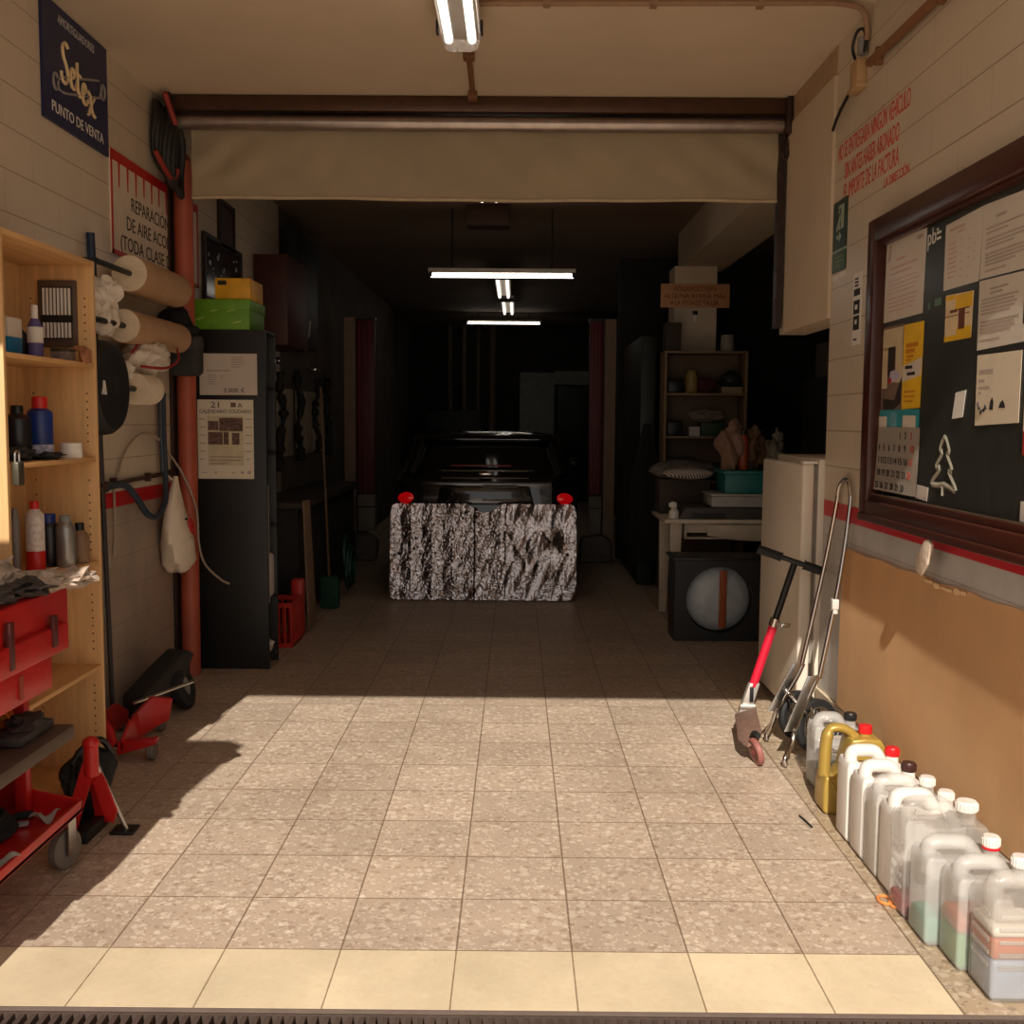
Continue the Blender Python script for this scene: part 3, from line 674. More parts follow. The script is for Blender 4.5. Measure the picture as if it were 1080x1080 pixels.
can('spray_can', 'white spray can with red base on the third shelf of the wooden cabinet', -1.80, 3.98, 0.943, 0.034, 0.265, M('white_can_print', (206, 196, 188), 0.4, var=0.25, scale=60), M('red_cap', (196, 34, 30), 0.4), 0.5, 0.03, 0.02, m_red, cat='spray can', bandz=(0.02, 0.36))
can('tube', 'thin grey tube standing beside the white spray can, third shelf', -1.86, 3.95, 0.943, 0.016, 0.24, m_grey, m_grey, 0.7, cat='tube')
can('bottle', 'dark bottle with blue cap on the third shelf of the wooden cabinet', -1.815, 4.13, 0.943, 0.04, 0.205, m_darkbot, m_blue, 0.7, 0.035, 0.015, cat='bottle')
can('bottle', 'silver bottle with grey cap on the third shelf', -1.745, 4.12, 0.943, 0.036, 0.2, m_silver, m_grey, 0.6, 0.025, 0.02, cat='bottle')
can('bottle', 'dull brown bottle at the far end of the third shelf', -1.735, 4.23, 0.943, 0.036, 0.16, M('brown_bottle', (128, 98, 72), 0.5), m_black, 0.5, cat='bottle')

# ------------------------------------------------------------------ red tool trolley at the left edge
ct = thing('tool_trolley', 'red metal tool trolley with cantilever box at the left edge', 'tool trolley', (-1.65, 3.0, 0))
updr = MB().box(-1.86, -1.47, 2.40, 3.475, 0.845, 0.968, 0.006).build('upper_drawer', m_red, ct)
MB().box(-1.86, -1.45, 2.40, 3.43, 0.772, 0.86, 0.006).build('middle_drawer', m_red, ct)
MB().box(-1.86, -1.455, 2.40, 3.31, 0.672, 0.775, 0.006).build('lower_drawer', m_red, ct)
for y, z0, z1, x in ((3.02, 0.79, 0.93, -1.452), (3.30, 0.80, 0.90, -1.447)):
    MB().box(x - 0.01, x + 0.006, y, y + 0.03, z0, z1, 0.003).build('catch', M('dark_red_catch', (78, 22, 20), 0.5), updr)
MB().box(-1.472, -1.466, 2.82, 2.94, 0.875, 0.935).build('label_plate', m_paper_w, updr)
MB().box(-1.454, -1.449, 3.08, 3.10, 0.69, 0.76).build('label_plate', M('brown_tape', (150, 60, 40), 0.6), ct)
MB().box(-1.86, -1.45, 2.40, 3.45, 0.468, 0.512, 0.004).build('shelf', wood('oily_plank', (86, 68, 56), 'Y', 0.6), ct)
tr = MB().box(-1.86, -1.45, 2.40, 3.50, 0.20, 0.212)
for a in ((-1.862, -1.85, 2.40, 3.50), (-1.462, -1.45, 2.40, 3.50), (-1.86, -1.45, 3.49, 3.502)): tr.box(*a, 0.20, 0.24, 0.002)
tr.prism([(0, 0), (0.40, 0), (0.40, 0.03), (0.25, 0.06), (0.10, 0.13), (0, 0.13)], (-1.855, 3.488, 0.212), (1, 0, 0), (0, 0, 1), (0, 0.01, 0))
tr.build('tray', m_red, ct)
for x, y in ((-1.845, 3.44), (-1.845, 2.45), (-1.62, 3.44), (-1.62, 2.45)):
    MB().box(x - 0.02, x + 0.02, y - 0.02, y + 0.02, 0.21, 0.68, 0.004).build('post', m_red, ct)
for x, y in ((-1.515, 3.50), (-1.82, 3.46), (-1.515, 2.48), (-1.82, 2.48)):
    w = MB().lathe([(0, -.018), (.045, -.018), (.066, -.014), (.068, 0), (.066, .014), (.045, .018), (0, .018)], 28, Matrix.Translation((x, y, 0.068)) @ Matrix.Rotation(PI / 2, 4, 'Y') @ Matrix.Rotation(0.3, 4, 'X')).build('castor_wheel', M('grey_castor', (112, 102, 92), 0.6), ct)
    MB().lathe([(0, .017), (.018, .022), (.024, .018), (0, .026)], 16, Matrix.Translation((x, y, 0.068)) @ Matrix.Rotation(PI / 2, 4, 'Y')).build('hub', m_steel, w)
    MB().box(x - .028, x - .022, y - .03, y + .03, .05, .20).box(x + .022, x + .028, y - .03, y + .03, .05, .2).build('castor_fork', m_steel, ct)
# things on the trolley
def rag(label, c, sx, sy, sz, mat, seed, name='rag'):
    mb = MB(); rr = random.Random(seed)
    for i in range(7): mb.ball((c[0] + rr.uniform(-.5, .5) * sx, c[1] + rr.uniform(-.5, .5) * sy, c[2] + sz * 0.5 + rr.uniform(-.1, .1) * sz), sx * .45, sy * .4, sz * .55, 0.3, 3, seed * 9 + i)
    return tag(mb.build(name, mat, None, c), label, 'rag')
m_ragp = M('stained_pale_cloth', (172, 154, 138), 0.9, var=0.35, scale=20, bump=0.5)
m_ragd = M('oily_cloth', (66, 58, 54), 0.9, var=0.4, scale=18, bump=0.5)
rag('pale stained rag draped over the front corner of the red trolley', (-1.50, 3.40, 0.972), 0.13, 0.16, 0.05, m_ragp, 21)
rag('pale grey rag heaped on top of the red trolley, left of the dark rag', (-1.68, 3.24, 0.972), 0.16, 0.22, 0.09, m_ragp, 22)
rag('dark oily rag spread along the top of the red trolley', (-1.54, 3.17, 0.972), 0.12, 0.2, 0.045, m_ragd, 23)
rag('dark heap of cloth at the near end of the red trolley top', (-1.62, 2.85, 0.972), 0.2, 0.26, 0.08, m_ragd, 24)
sp = MB().cyl((-1.52, 2.9, 0.978), (-1.49, 3.27, 0.978), 0.008, seg=10).box(-1.50, -1.475, 3.26, 3.30, 0.972, 0.986, 0.003)
tag(sp.build('spanner', m_steel, None, (-1.5, 3.1, 0.972)), 'long steel spanner lying along the front edge of the trolley top', 'spanner')
# on the plank
fun = MB().lathe([(0.075, 0.0), (0.085, 0.06), (0.08, 0.06), (0.068, 0.006), (0, 0.006)], 24, Matrix.Translation((-1.58, 3.02, 0.513)))
tag(fun.build('bowl', M('dull_grey_metal', (120, 116, 112), 0.4, 0.6), None, (-1.58, 3.02, 0.513)), 'dull grey metal bowl on the dark plank of the red trolley', 'bowl')
tp = MB().lathe([(0.014, 0), (0.03, 0), (0.03, 0.02), (0.014, 0.02), (0.014, 0)], 20, Matrix.Translation((-1.66, 3.40, 0.56)) @ Matrix.Rotation(1.1, 4, 'Y'))
tp.cyl((-1.66, 3.40, 0.513), (-1.66, 3.40, 0.545), 0.012, seg=10)
tag(tp.build('tape_measure', M('yellow_orange', (226, 150, 36), 0.5), None, (-1.66, 3.4, 0.513)), 'small yellow tool on the dark plank of the red trolley', 'tool')
tl = MB(); rr = random.Random(8)
tl.box(-1.60, -1.5, 3.18, 3.42, 0.513, 0.545, 0.01)
tl.ball((-1.55, 3.34, 0.55), 0.05, 0.08, 0.028, 0.3, 3, 2)
tag(tl.build('tool_pouch', m_ragd, None, (-1.55, 3.3, 0.513)), 'dark greasy tool pouch at the front end of the trolley plank', 'pouch')
bk2 = MB().lathe([(0, 0), (0.06, 0), (0.075, 0.11), (0.072, 0.11), (0.058, 0.006), (0, 0.006)], 24, Matrix.Translation((-1.70, 2.86, 0.513)))
tag(bk2.build('pot', m_black, None, (-1.7, 2.86, 0.513)), 'black pot behind the grey bowl on the trolley plank', 'pot')
# on the bottom tray
for i, (x0, y0, x1, y1, lab) in enumerate(((-1.52, 2.8, -1.60, 3.3, 'long steel bar lying lengthwise in the bottom tray of the red trolley'), (-1.75, 2.7, -1.62, 3.38, 'dark iron bar behind the steel bar in the bottom tray'))):
    b = MB().cyl((x0, y0, 0.224), (x1, y1, 0.224), 0.011, seg=10)
    b.cyl((x1, y1, 0.224), (x1 + 0.05, y1 + 0.02, 0.226), 0.013, seg=10)
    tag(b.build('bar', m_steel if i == 0 else m_rubber, None, (x0, y0, 0.213)), lab, 'bar')
cbm = MB()
for i in range(5):
    cbm.tube([(-1.66 + (0.1 - 0.008 * i) * math.cos(q * PI / 10), 3.22 + (0.13 - 0.01 * i) * math.sin(q * PI / 10), 0.232 + 0.011 * i) for q in range(20)], 0.009, 7, True)
tag(cbm.build('cable_coil', m_rubber, None, (-1.66, 3.22, 0.213)), 'coil of dark cable in the bottom tray of the red trolley', 'cable coil')
for i, (x, y, lab) in enumerate(((-1.53, 3.37, 'white crumpled paper scrap at the front end of the bottom tray'), (-1.5, 3.02, 'white paper scrap by the rim of the bottom tray'))):
    sc = MB().grid(lambda u, v, x=x, y=y: V((x + 0.07 * (u - .5) + 0.02 * v, y + 0.05 * (v - .5), 0.232 + 0.02 * math.sin(5 * u + i) * math.cos(4 * v))), 10, 8, 0.001)
    tag(sc.build('paper_scrap', m_paper, None, (x, y, 0.213)), lab, 'paper')
rc = MB().box(-1.58, -1.5, 2.62, 2.86, 0.213, 0.238, 0.004)
tag(rc.build('brick', M('brick_red_box', (150, 74, 52), 0.8), None, (-1.54, 2.74, 0.213)), 'reddish flat block at the near end of the bottom tray', 'block')

# red stand with slanting steel leg beside the trolley
st = thing('axle_stand', 'red metal stand with a slanting steel rod between trolley and jack', 'axle stand', (-1.5, 3.75, 0))
MB().cyl((-1.515, 3.74, 0.24), (-1.515, 3.74, 0.36), 0.026, seg=18).ball((-1.515, 3.74, 0.36), 0.03, 0.03, 0.024, 0, 3).build('head', m_red, st)
lg = MB(); lg.prism([(0, 0), (0.05, 0), (0.13, 0.26), (0.09, 0.28)], (-1.62, 3.725, 0.04), (1, 0, 0), (0, 0, 1), (0, 0.012, 0)); lg.build('leg', m_red, st)
lg = MB(); lg.prism([(0, 0.26), (0.035, 0.28), (0.10, 0.1), (0.085, 0.055), (0.05, 0.09)], (-1.535, 3.76, 0.0), (1, 0, 0), (0, 0, 1), (0, 0.012, 0)); lg.build('leg', m_red, st)
lg = MB(); lg.prism([(0, 0), (0.05, 0), (0.0, 0.26), (-0.04, 0.26)], (-1.55, 3.86, 0.02), (1, 0, 0), (0, 0, 1), (0, 0.012, 0)); lg.build('leg', m_red, st)
MB().cyl((-1.512, 3.755, 0.30), (-1.425, 3.82, 0.012), 0.009, seg=12).build('rod', m_steel, st)
MB().box(-1.475, -1.39, 3.785, 3.87, 0.0, 0.012, 0.003).build('foot_plate', m_black, st)
MB().box(-1.64, -1.52, 3.70, 3.9, 0.0, 0.045, 0.004).build('base', m_black, st)
hb = thing('tool_bag', 'black tool bag bulging out of the cabinet foot behind the red stand', 'bag', (-1.62, 4.0, 0))
mb = MB().ball((-1.63, 4.0, 0.17), 0.075, 0.12, 0.085, 0.16, 4, 31).box(-1.69, -1.575, 3.93, 4.08, 0.0, 0.17, 0.03)
mb.build('body', m_rubber, hb)
MB().tube(smooth_path([(-1.66, 3.92, 0.22), (-1.62, 3.96, 0.285), (-1.585, 4.02, 0.285), (-1.57, 4.08, 0.21)], 6), 0.012, 8).build('handle', m_black, hb)

# red trolley jack
jk = thing('trolley_jack', 'red trolley jack on the floor between the cabinet and the red pipe', 'trolley jack', (-1.78, 4.75, 0))
for x in (-1.90, -1.74):
    j = MB(); j.prism([(0, 0.05), (0.5, 0.03), (0.52, 0.09), (0.36, 0.17), (0.1, 0.16), (0, 0.10)], (x, 4.62, 0), (0, 1, 0), (0, 0, 1), (0.012, 0, 0), 0.003); j.build('side_plate', m_red, jk)
j = MB(); j.prism([(0, 0.24), (0.02, 0.24), (0.13, 0.09), (0.145, 0.03), (0.12, 0.0), (0.10, 0.08), (0.0, 0.10)], (-1.90, 4.60, 0.06), (1, 0, 0), (0, 0, 1), (0, 0.03, 0), 0.004)
j.build('front_plate', m_red, jk)
j = MB(); j.prism([(0, 0), (0.18, 0.06), (0.2, 0.16), (0.1, 0.18), (0.0, 0.1)], (-1.75, 4.80, 0.05), (0.75, 0.6, 0), (0, 0, 1), (-0.02, 0.03, 0), 0.004)
j.build('lift_arm', m_red, jk)
j = MB(); j.prism([(0, 0.0), (0.17, 0.05), (0.17, 0.075), (0.0, 0.06)], (-1.755, 4.62, 0.03), (1, 0, 0), (0, 0, 1), (0, 0.05, 0), 0.003)
j.build('wheel_bracket', m_red, jk)
for x, y in ((-1.615, 4.66), (-1.91, 4.66), (-1.72, 5.10), (-1.91, 5.10)):
    MB().lathe([(0, -.016), (.04, -.016), (.045, -.01), (.045, .01), (.04, .016), (0, .016)], 24, Matrix.Translation((x, y, 0.045)) @ Matrix.Rotation(PI / 2, 4, 'Y')).build('wheel', M('grey_castor', (112, 102, 92), 0.6), jk)
MB().cyl((-1.82, 4.66, 0.05), (-1.90, 4.66, 0.05), 0.02, seg=14).cyl((-1.9, 4.7, 0.055), (-1.64, 4.7, 0.055), 0.011, seg=12).build('axle', m_black, jk)
MB().cyl((-1.78, 4.9, 0.19), (-1.60, 5.22, 0.215), 0.008, seg=10).build('handle_rod', m_steel, jk)
tw = thing('hand_cart', 'black wheeled cart lying behind the red trolley jack', 'cart', (-1.8, 5.55, 0))
MB().lathe([(0.05, -.03), (.09, -.035), (.115, -.02), (.118, 0), (.115, .02), (.09, .035), (0.05, .03), (0.05, -.03)], 32, Matrix.Translation((-1.74, 5.50, 0.118)) @ Matrix.Rotation(PI / 2 - .3, 4, 'Y')).build('wheel', m_rubber, tw)
MB().lathe([(0, -.02), (.052, -.024), (.052, .024), (0, .02)], 20, Matrix.Translation((-1.74, 5.50, 0.118)) @ Matrix.Rotation(PI / 2 - .3, 4, 'Y')).build('hub', m_grey, tw)
mb = MB(); mb.prism([(0, 0.0), (0.30, 0.10), (0.42, 0.26), (0.36, 0.29), (0.20, 0.22), (0.0, 0.12)], (-1.96, 5.24, 0.02), (0.35, 0.9, 0), (0, 0, 1), (0.12, -0.04, 0), 0.01)
mb.box(-1.86, -1.76, 5.6, 5.72, 0, 0.20, 0.02)
mb.build('body', M('dusty_black', (40, 36, 33), 0.8, var=0.25), tw)

# ------------------------------------------------------------------ right wall
# painted lettering
fr = Frame((XR, 5.145, 2.5), 'R')
lt = thing('wall_lettering', 'red painted notice in Spanish high on the right wall tiles', 'lettering', (XR, 4.7, 2.5))
text(fr, 'NO SE ENTREGARÁ NINGÚN VEHÍCULO', 0.0, 0.235, 0.105, m_redtxt, lt, width=0.92)
text(fr, 'SIN ANTES HABER ABONADO', 0.11, 0.135, 0.105, m_redtxt, lt, width=0.70)
text(fr, 'EL IMPORTE DE LA FACTURA', 0.105, 0.04, 0.105, m_redtxt, lt, width=0.71)
text(fr, 'LA DIRECCIÓN', 0.655, -0.02, 0.055, m_redtxt, lt, width=0.28)
# exit sign
fr = Frame((XR, 5.17, 2.225), 'R')
ex = thing('exit_sign', 'dark green emergency exit sign with running figure, right wall', 'sign', (XR, 5.07, 2.22))
m_gr = M('exit_green', (22, 52, 36), 0.4); m_pg = M('exit_white', (160, 172, 156), 0.5)
fr.box(MB(), 0, 0.205, 0.10, 0.325, 0.0, 0.006).build('panel', m_gr, ex)
fr.box(MB(), 0, 0.205, 0.0, 0.09, 0.0, 0.006).build('caption_strip', M('exit_strip', (36, 66, 40), 0.4), ex)
d = MB(); fr.box(d, 0.125, 0.165, 0.19, 0.30, 0.006, 0.007); fr.box(d, 0.08, 0.125, 0.285, 0.30, 0.006, 0.007)
fr.quad(d, [(0.085, 0.265), (0.10, 0.265), (0.10, 0.28), (0.085, 0.28)], 0.006, 0.007)
fr.quad(d, [(0.075, 0.225), (0.11, 0.26), (0.118, 0.235), (0.10, 0.22), (0.115, 0.195), (0.10, 0.185), (0.088, 0.205), (0.06, 0.185), (0.052, 0.195)], 0.006, 0.007)
fr.quad(d, [(0.06, 0.15), (0.10, 0.15), (0.10, 0.135), (0.135, 0.158), (0.10, 0.18), (0.10, 0.165), (0.06, 0.165)], 0.006, 0.007)
fr.box(d, 0.0, 0.205, 0.09, 0.10, 0.0, 0.007)
d.build('pictogram', m_pg, ex)
print_lines(fr, [(0.04, 0.17, 0.07, 3, 0.02, 0.008)], M('exit_small_print', (110, 130, 70), 0.5), ex, 0.006)
tape = MB(); fr.box(tape, 0.0, 0.09, -0.035, -0.012, 0, 0.002); fr.box(tape, 0.11, 0.205, -0.03, -0.008, 0, 0.002)
tape.build('tape', m_white, ex)
# sticker strip
fr = Frame((XR, 4.842, 1.866), 'R')
sk = thing('sticker_strip', 'narrow strip of black and white stickers beside the notice case', 'stickers', (XR, 4.79, 1.866))
fr.box(MB(), 0.0, 0.118, 0.0, 0.315, 0.0, 0.002).build('backing', m_white, sk)
d = MB()
for b0, b1 in ((0.065, 0.127), (0.135, 0.195), (0.215, 0.245)): fr.box(d, 0.012, 0.095, b0, b1, 0.002, 0.003)
for b in (0.02, 0.255, 0.27, 0.285): fr.box(d, 0.02, 0.07, b, b + 0.008, 0.002, 0.003)
d.build('print', m_blktxt, sk)
fr.box(MB(), 0.04, 0.065, 0.09, 0.11, 0.003, 0.004).build('symbol', m_white, sk)
fr.box(MB(), 0.035, 0.07, 0.155, 0.175, 0.003, 0.004).build('symbol', m_white, sk)

# junction box, lamp socket, cable and conduit at upper right
jb = thing('junction_box', 'pale wall junction box high on the right wall below the ceiling', 'junction box', (1.47, 4.81, 2.98))
MB().box(1.455, XR, 4.76, 4.86, 2.98, 3.09, 0.006).build('box', M('aged_box', (186, 150, 108), 0.55), jb)
MB().box(1.452, XR, 4.75, 4.88, 2.965, 2.985, 0.004).build('flange', M('aged_box', (186, 150, 108), 0.55), jb)
MB().cyl((1.475, 4.755, 3.10), (1.475, 4.755, 3.17), 0.022, seg=18).build('gland', m_grey, jb)
MB().tube(smooth_path([(1.47, 4.82, 3.09), (1.455, 4.83, 3.15), (1.46, 4.79, 3.205), (1.475, 4.745, 3.20), (1.48, 4.73, 3.15), (1.475, 4.735, 3.10)], 6), 0.007, 8).build('lead', m_black, jb)
tag(MB().tube(smooth_path([(1.474, 4.865, 3.0), (1.477, 4.95, 2.985), (1.478, 5.1, 2.935), (1.482, 5.185, 2.895)], 6), 0.0075, 8).build('cable', m_black, None, (1.48, 5.0, 2.95)), 'short black cable slanting down from the junction box to the header', 'cable')
cp = MB().tube([(1.478, 4.66, 3.035), (1.478, 3.2, 3.01)], 0.019, 12)
for y in (4.55, 3.9): cp.box(1.47, XR, y, y + 0.025, 2.995, 3.065)
tag(cp.build('wiring_conduit', M('brown_conduit', (128, 86, 56), 0.6), None, (1.478, 4.0, 3.02)), 'brown conduit running along the upper right wall towards the street', 'conduit')

# notice case: brown frame, dark panel, papers inside
nb = thing('notice_case', 'large dark brown framed notice case on the right wall', 'notice board', (1.47, 3.6, 1.13))
FX = 1.44
f = MB()
f.box(FX, XR, 4.40, 4.49, 1.13, 2.345, 0.008); f.build('frame_stile', m_bwood, nb)
f = MB(); f.box(FX, XR, 2.30, 4.41, 2.25, 2.345, 0.008).box(FX + 0.025, XR, 2.30, 4.42, 2.235, 2.26); f.build('frame_rail', m_bwood, nb)
f = MB(); f.box(FX, XR, 2.30, 4.41, 1.13, 1.205, 0.008).box(FX - 0.012, XR, 2.30, 4.47, 1.12, 1.15, 0.006).box(FX + 0.02, XR, 2.30, 4.41, 1.20, 1.23, 0.003); f.build('frame_rail', m_bwood, nb)
f = MB(); f.box(FX, XR, 2.20, 2.30, 1.13, 2.345, 0.008); f.build('frame_stile', m_bwood, nb)
MB().box(1.4905, XR, 2.30, 4.41, 1.2, 2.26).build('back_panel', M('dark_green_black_felt', (46, 47, 42), 0.4), nb)
MB().box(FX + 0.022, FX + 0.028, 2.30, 4.40, 1.228, 1.236).build('glass_track', M('worn_metal_track', (120, 96, 80), 0.4, 0.5), nb)

k = NT('notice_glass'); k.n.remove(k.b)
tr_ = k.add('ShaderNodeBsdfTransparent'); gl_ = k.add('ShaderNodeBsdfGlossy'); gl_.inputs['Roughness'].default_value = 0.22
mx_ = k.add('ShaderNodeMixShader'); mx_.inputs[0].default_value = 0.02
k.link(tr_.outputs[0], mx_.inputs[1]); k.link(gl_.outputs[0], mx_.inputs[2]); k.link(mx_.outputs[0], k.out.inputs[0])
for y0_, y1_, x_ in ((3.33, 4.405, 1.466), (2.30, 3.38, 1.471)):
    MB().box(x_, x_ + .003, y0_, y1_, 1.228, 2.245).build('glass_pane', k.m, nb)
PX = 1.489
def sheet(label, quad, mat=None, name='notice_sheet', cat='paper', group='notices in the case'):
    """quad: (Y, Z) corners TL TR BR BL on the back panel"""
    y0 = quad[0][0]; z0 = quad[3][1]
    fr = Frame((PX, y0, z0), 'R')
    t = thing(name, label, cat, (PX, y0, z0), group)
    fr.quad(MB(), [(y0 - q[0], q[1] - z0) for q in quad], 0.0, 0.0012).build('paper', mat or m_paper, t)
    return t, fr
def printed(t, fr, blocks, mat): print_lines(fr, blocks, mat, t, 0.0012)
t, fr = sheet('white letter with red print, upper left of the notice case', [(4.392, 2.252), (3.969, 2.231), (3.982, 1.926), (4.400, 1.925)])
printed(t, fr, [(0.12, 0.30, 0.24, 1, .02, .010), (0.05, 0.36, 0.21, 2, .022, .008), (0.04, 0.38, 0.16, 4, .016, .005), (0.04, 0.37, 0.09, 4, .016, .005)], m_ink_r)
d = MB(); fr.quad(d, [(0.02, 0.24), (0.05, 0.24), (0.06, 0.30), (0.04, 0.305)], 0.0012, 0.002); fr.box(d, 0.33, 0.39, 0.278, 0.292, 0.0012, 0.002); d.build('crest', m_ink, t)
t, fr = sheet('left large white sheet with a table of figures, top of the notice case', [(3.794, 2.206), (3.487, 2.216), (3.510, 1.981), (3.795, 1.982)])
printed(t, fr, [(0.04, 0.27, 0.205, 1, .02, .010), (0.10, 0.2, 0.188, 1, .02, .006), (0.03, 0.1, 0.155, 8, .016, .006)], m_ink_r)
printed(t, fr, [(0.13, 0.15, 0.16, 6, .025, .005), (0.19, 0.21, 0.15, 5, .03, .005), (0.23, 0.25, 0.13, 4, .025, .005)], m_ink_l)
t, fr = sheet('right large white sheet with dense paragraphs, top right of the notice case', [(3.486, 2.216), (3.10, 2.204), (3.10, 1.975), (3.503, 1.984)])
printed(t, fr, [(0.09, 0.2, 0.185, 1, .02, .008), (0.02, 0.30, 0.155, 2, .014, .006), (0.02, 0.31, 0.12, 3, .012, .006), (0.02, 0.31, 0.075, 4, .011, .007), (0.02, 0.22, 0.022, 1, .01, .006)], m_ink)
t, fr = sheet('white sheet with two paragraphs under the dense sheet, right of the notice case', [(3.500, 1.978), (3.10, 1.968), (3.10, 1.765), (3.498, 1.757)])
printed(t, fr, [(0.08, 0.22, 0.19, 2, .013, .006), (0.02, 0.28, 0.16, 5, .011, .006), (0.02, 0.29, 0.09, 4, .011, .006), (0.02, 0.24, 0.032, 1, .01, .005)], m_ink)
t, fr = sheet('cream sheet with three small drawings, below the right-hand letters', [(3.492, 1.741), (3.186, 1.739), (3.188, 1.525), (3.490, 1.515)], m_paper_w)
printed(t, fr, [(0.02, 0.22, 0.178, 1, .012, .012), (0.02, 0.09, 0.148, 1, .01, .009), (0.02, 0.13, 0.125, 1, .01, .007), (0.02, 0.06, 0.108, 1, .01, .006)], m_ink)
d = MB()
d.tube([fr.p(0.02 + 0.008 * i, 0.075 - 0.018 * math.sin(i * .7) * (i % 2) - 0.03 * math.sin(i / 7 * 2), 0.002) for i in range(9)], 0.003, 5)
fr.quad(d, [(0.105, 0.05), (0.13, 0.05), (0.132, 0.075), (0.122, 0.09), (0.108, 0.075)], 0.0012, 0.002)
fr.quad(d, [(0.17, 0.055), (0.215, 0.055), (0.208, 0.068), (0.195, 0.08), (0.178, 0.07)], 0.0012, 0.002)
d.build('drawings', m_blktxt, t)
m_yel = M('yellow_print', (232, 184, 34), 0.55)
t, fr = sheet('small yellow and white leaflet in the middle of the notice case', [(3.768, 1.963), (3.543, 1.955), (3.549, 1.803), (3.768, 1.803)], M('leaflet_cream', (230, 206, 164), 0.6))
d = MB(); fr.box(d, 0.085, 0.219, 0.105, 0.15, .0012, .002); fr.box(d, 0.0, 0.218, 0.0, 0.018, .0012, .002); fr.box(d, 0.0, 0.08, 0.14, 0.155, .0012, .002); fr.box(d, 0.1, 0.218, 0.0, 0.04, .0012, .0018); d.build('yellow_blocks', m_yel, t)
d = MB(); fr.box(d, 0.115, 0.165, 0.035, 0.10, .002, .0026); fr.box(d, 0.04, 0.1, 0.095, 0.105, .0012, .002); fr.box(d, 0.1, 0.2, 0.100, 0.104, .002, .0026); fr.box(d, 0.0, 0.2, 0.083, 0.086, .0012, .002); d.build('dark_print', M('leaflet_brown', (110, 56, 36), 0.6), t)
t, fr = sheet('white paper scrap hanging loose in the middle of the notice case', [(3.653, 1.626), (3.569, 1.633), (3.590, 1.543), (3.675, 1.537)], m_white, 'paper_scrap')
t, fr = sheet('photo flyer of a blurred bus above the wall calendar', [(4.392, 1.906), (4.168, 1.906), (4.158, 1.574), (4.398, 1.56)], M('flyer_brown', (120, 100, 84), 0.5, var=0.3, scale=10), 'flyer')
d = MB(); fr.box(d, 0.0, 0.22, 0.255, 0.335, .0012, .002); fr.box(d, 0.0, 0.06, 0.1, 0.26, .0012, .002); fr.box(d, 0.15, 0.225, 0.12, 0.26, .0012, .0019); d.build('pale_patches', M('flyer_pale', (206, 186, 150), 0.5), t)
d = MB(); fr.box(d, 0.065, 0.145, 0.15, 0.262, .002, .0026); fr.quad(d, [(0.02, 0.06), (0.15, 0.05), (0.23, 0.15), (0.22, 0.04), (0.1, 0.0), (0.03, 0.0)], .0012, .002); d.build('dark_patches', M('flyer_dark', (44, 34, 32), 0.5), t)
d = MB(); fr.quad(d, [(0.09, 0.115), (0.2, 0.135), (0.205, 0.155), (0.15, 0.17), (0.10, 0.165)], .0026, .0032); d.build('vehicle', M('flyer_lilac', (186, 176, 196), 0.5), t)
d = MB(); fr.quad(d, [(0.085, 0.118), (0.115, 0.118), (0.115, 0.14), (0.085, 0.14)], .0032, .0036); d.build('red_spot', m_red, t)
t, fr = sheet('tall yellow advertising strip above the wall calendar', [(4.163, 1.897), (3.961, 1.896), (3.973, 1.579), (4.159, 1.574)], m_yel, 'flyer')
d = MB(); fr.quad(d, [(0.0, 0.105), (0.19, 0.125), (0.195, 0.19), (0.0, 0.165)], .0012, .002); d.build('white_band', m_paper, t)
printed(t, fr, [(0.03, 0.17, 0.25, 2, .022, .016), (0.04, 0.13, 0.205, 1, .01, .010), (0.03, 0.14, 0.19, 1, .01, .006), (0.03, 0.14, 0.07, 3, .018, .006)], M('flyer_orange', (196, 120, 24), 0.6))
print_lines(fr, [(0.03, 0.17, 0.165, 1, .02, .012), (0.05, 0.16, 0.14, 1, .02, .012)], m_blktxt, t, .002)
# wall calendar with teal header
cal = thing('wall_calendar', 'wall calendar with teal header and large dates in the notice case', 'calendar', (PX, 4.2, 1.25))
fr = Frame((PX, 4.40, 1.256), 'R')
fr.box(MB(), -0.0, 0.425, 0.245, 0.318, 0.0, 0.004).build('header', M('teal_card', (46, 138, 146), 0.55), cal)
fr.box(MB(), 0.0, 0.09, 0.25, 0.292, .004, .0055).build('header_box', m_paper, cal); fr.box(MB(), 0.27, 0.40, 0.25, 0.295, .004, .0055).build('header_box', m_paper, cal)
fr.box(MB(), 0.12, 0.2, 0.25, 0.31, .004, .0055).build('header_picture', M('calendar_picture', (96, 150, 166), 0.5, var=0.4, scale=60), cal)
for k in range(3):
    MB().grid(lambda u, v, k=k: fr.p(-0.02 + 0.445 * u + 0.012 * k, 0.25 - 0.255 * v, 0.004 + 0.0008 * (3 - k) + 0.012 * v * v * (1 - .2 * k)), 4, 10, 0.0006).build('sheet', m_paper, cal)
dates = [['', '', '', '', '1', '2', '3'], ['4', '5', '6', '7', '8', '9', '10'], ['11', '12', '13', '14', '15', '16', '17'], ['18', '19', '20', '21', '22', '23', '24'], ['25', '26', '27', '28', '29', '30', '']]
for r, row in enumerate(dates):
    v = (0.02 + 0.05 * r + 0.03) / 0.255
    cc = 0.0075 + 0.012 * v * v
    for q, s in enumerate(row):
        if s: text(fr, s, 0.02 + q * 0.057, 0.205 - 0.05 * r, 0.038, m_redtxt if (q == 6) else m_blktxt, cal, 'date', width=None if len(s) == 1 else 0.036, c=cc)
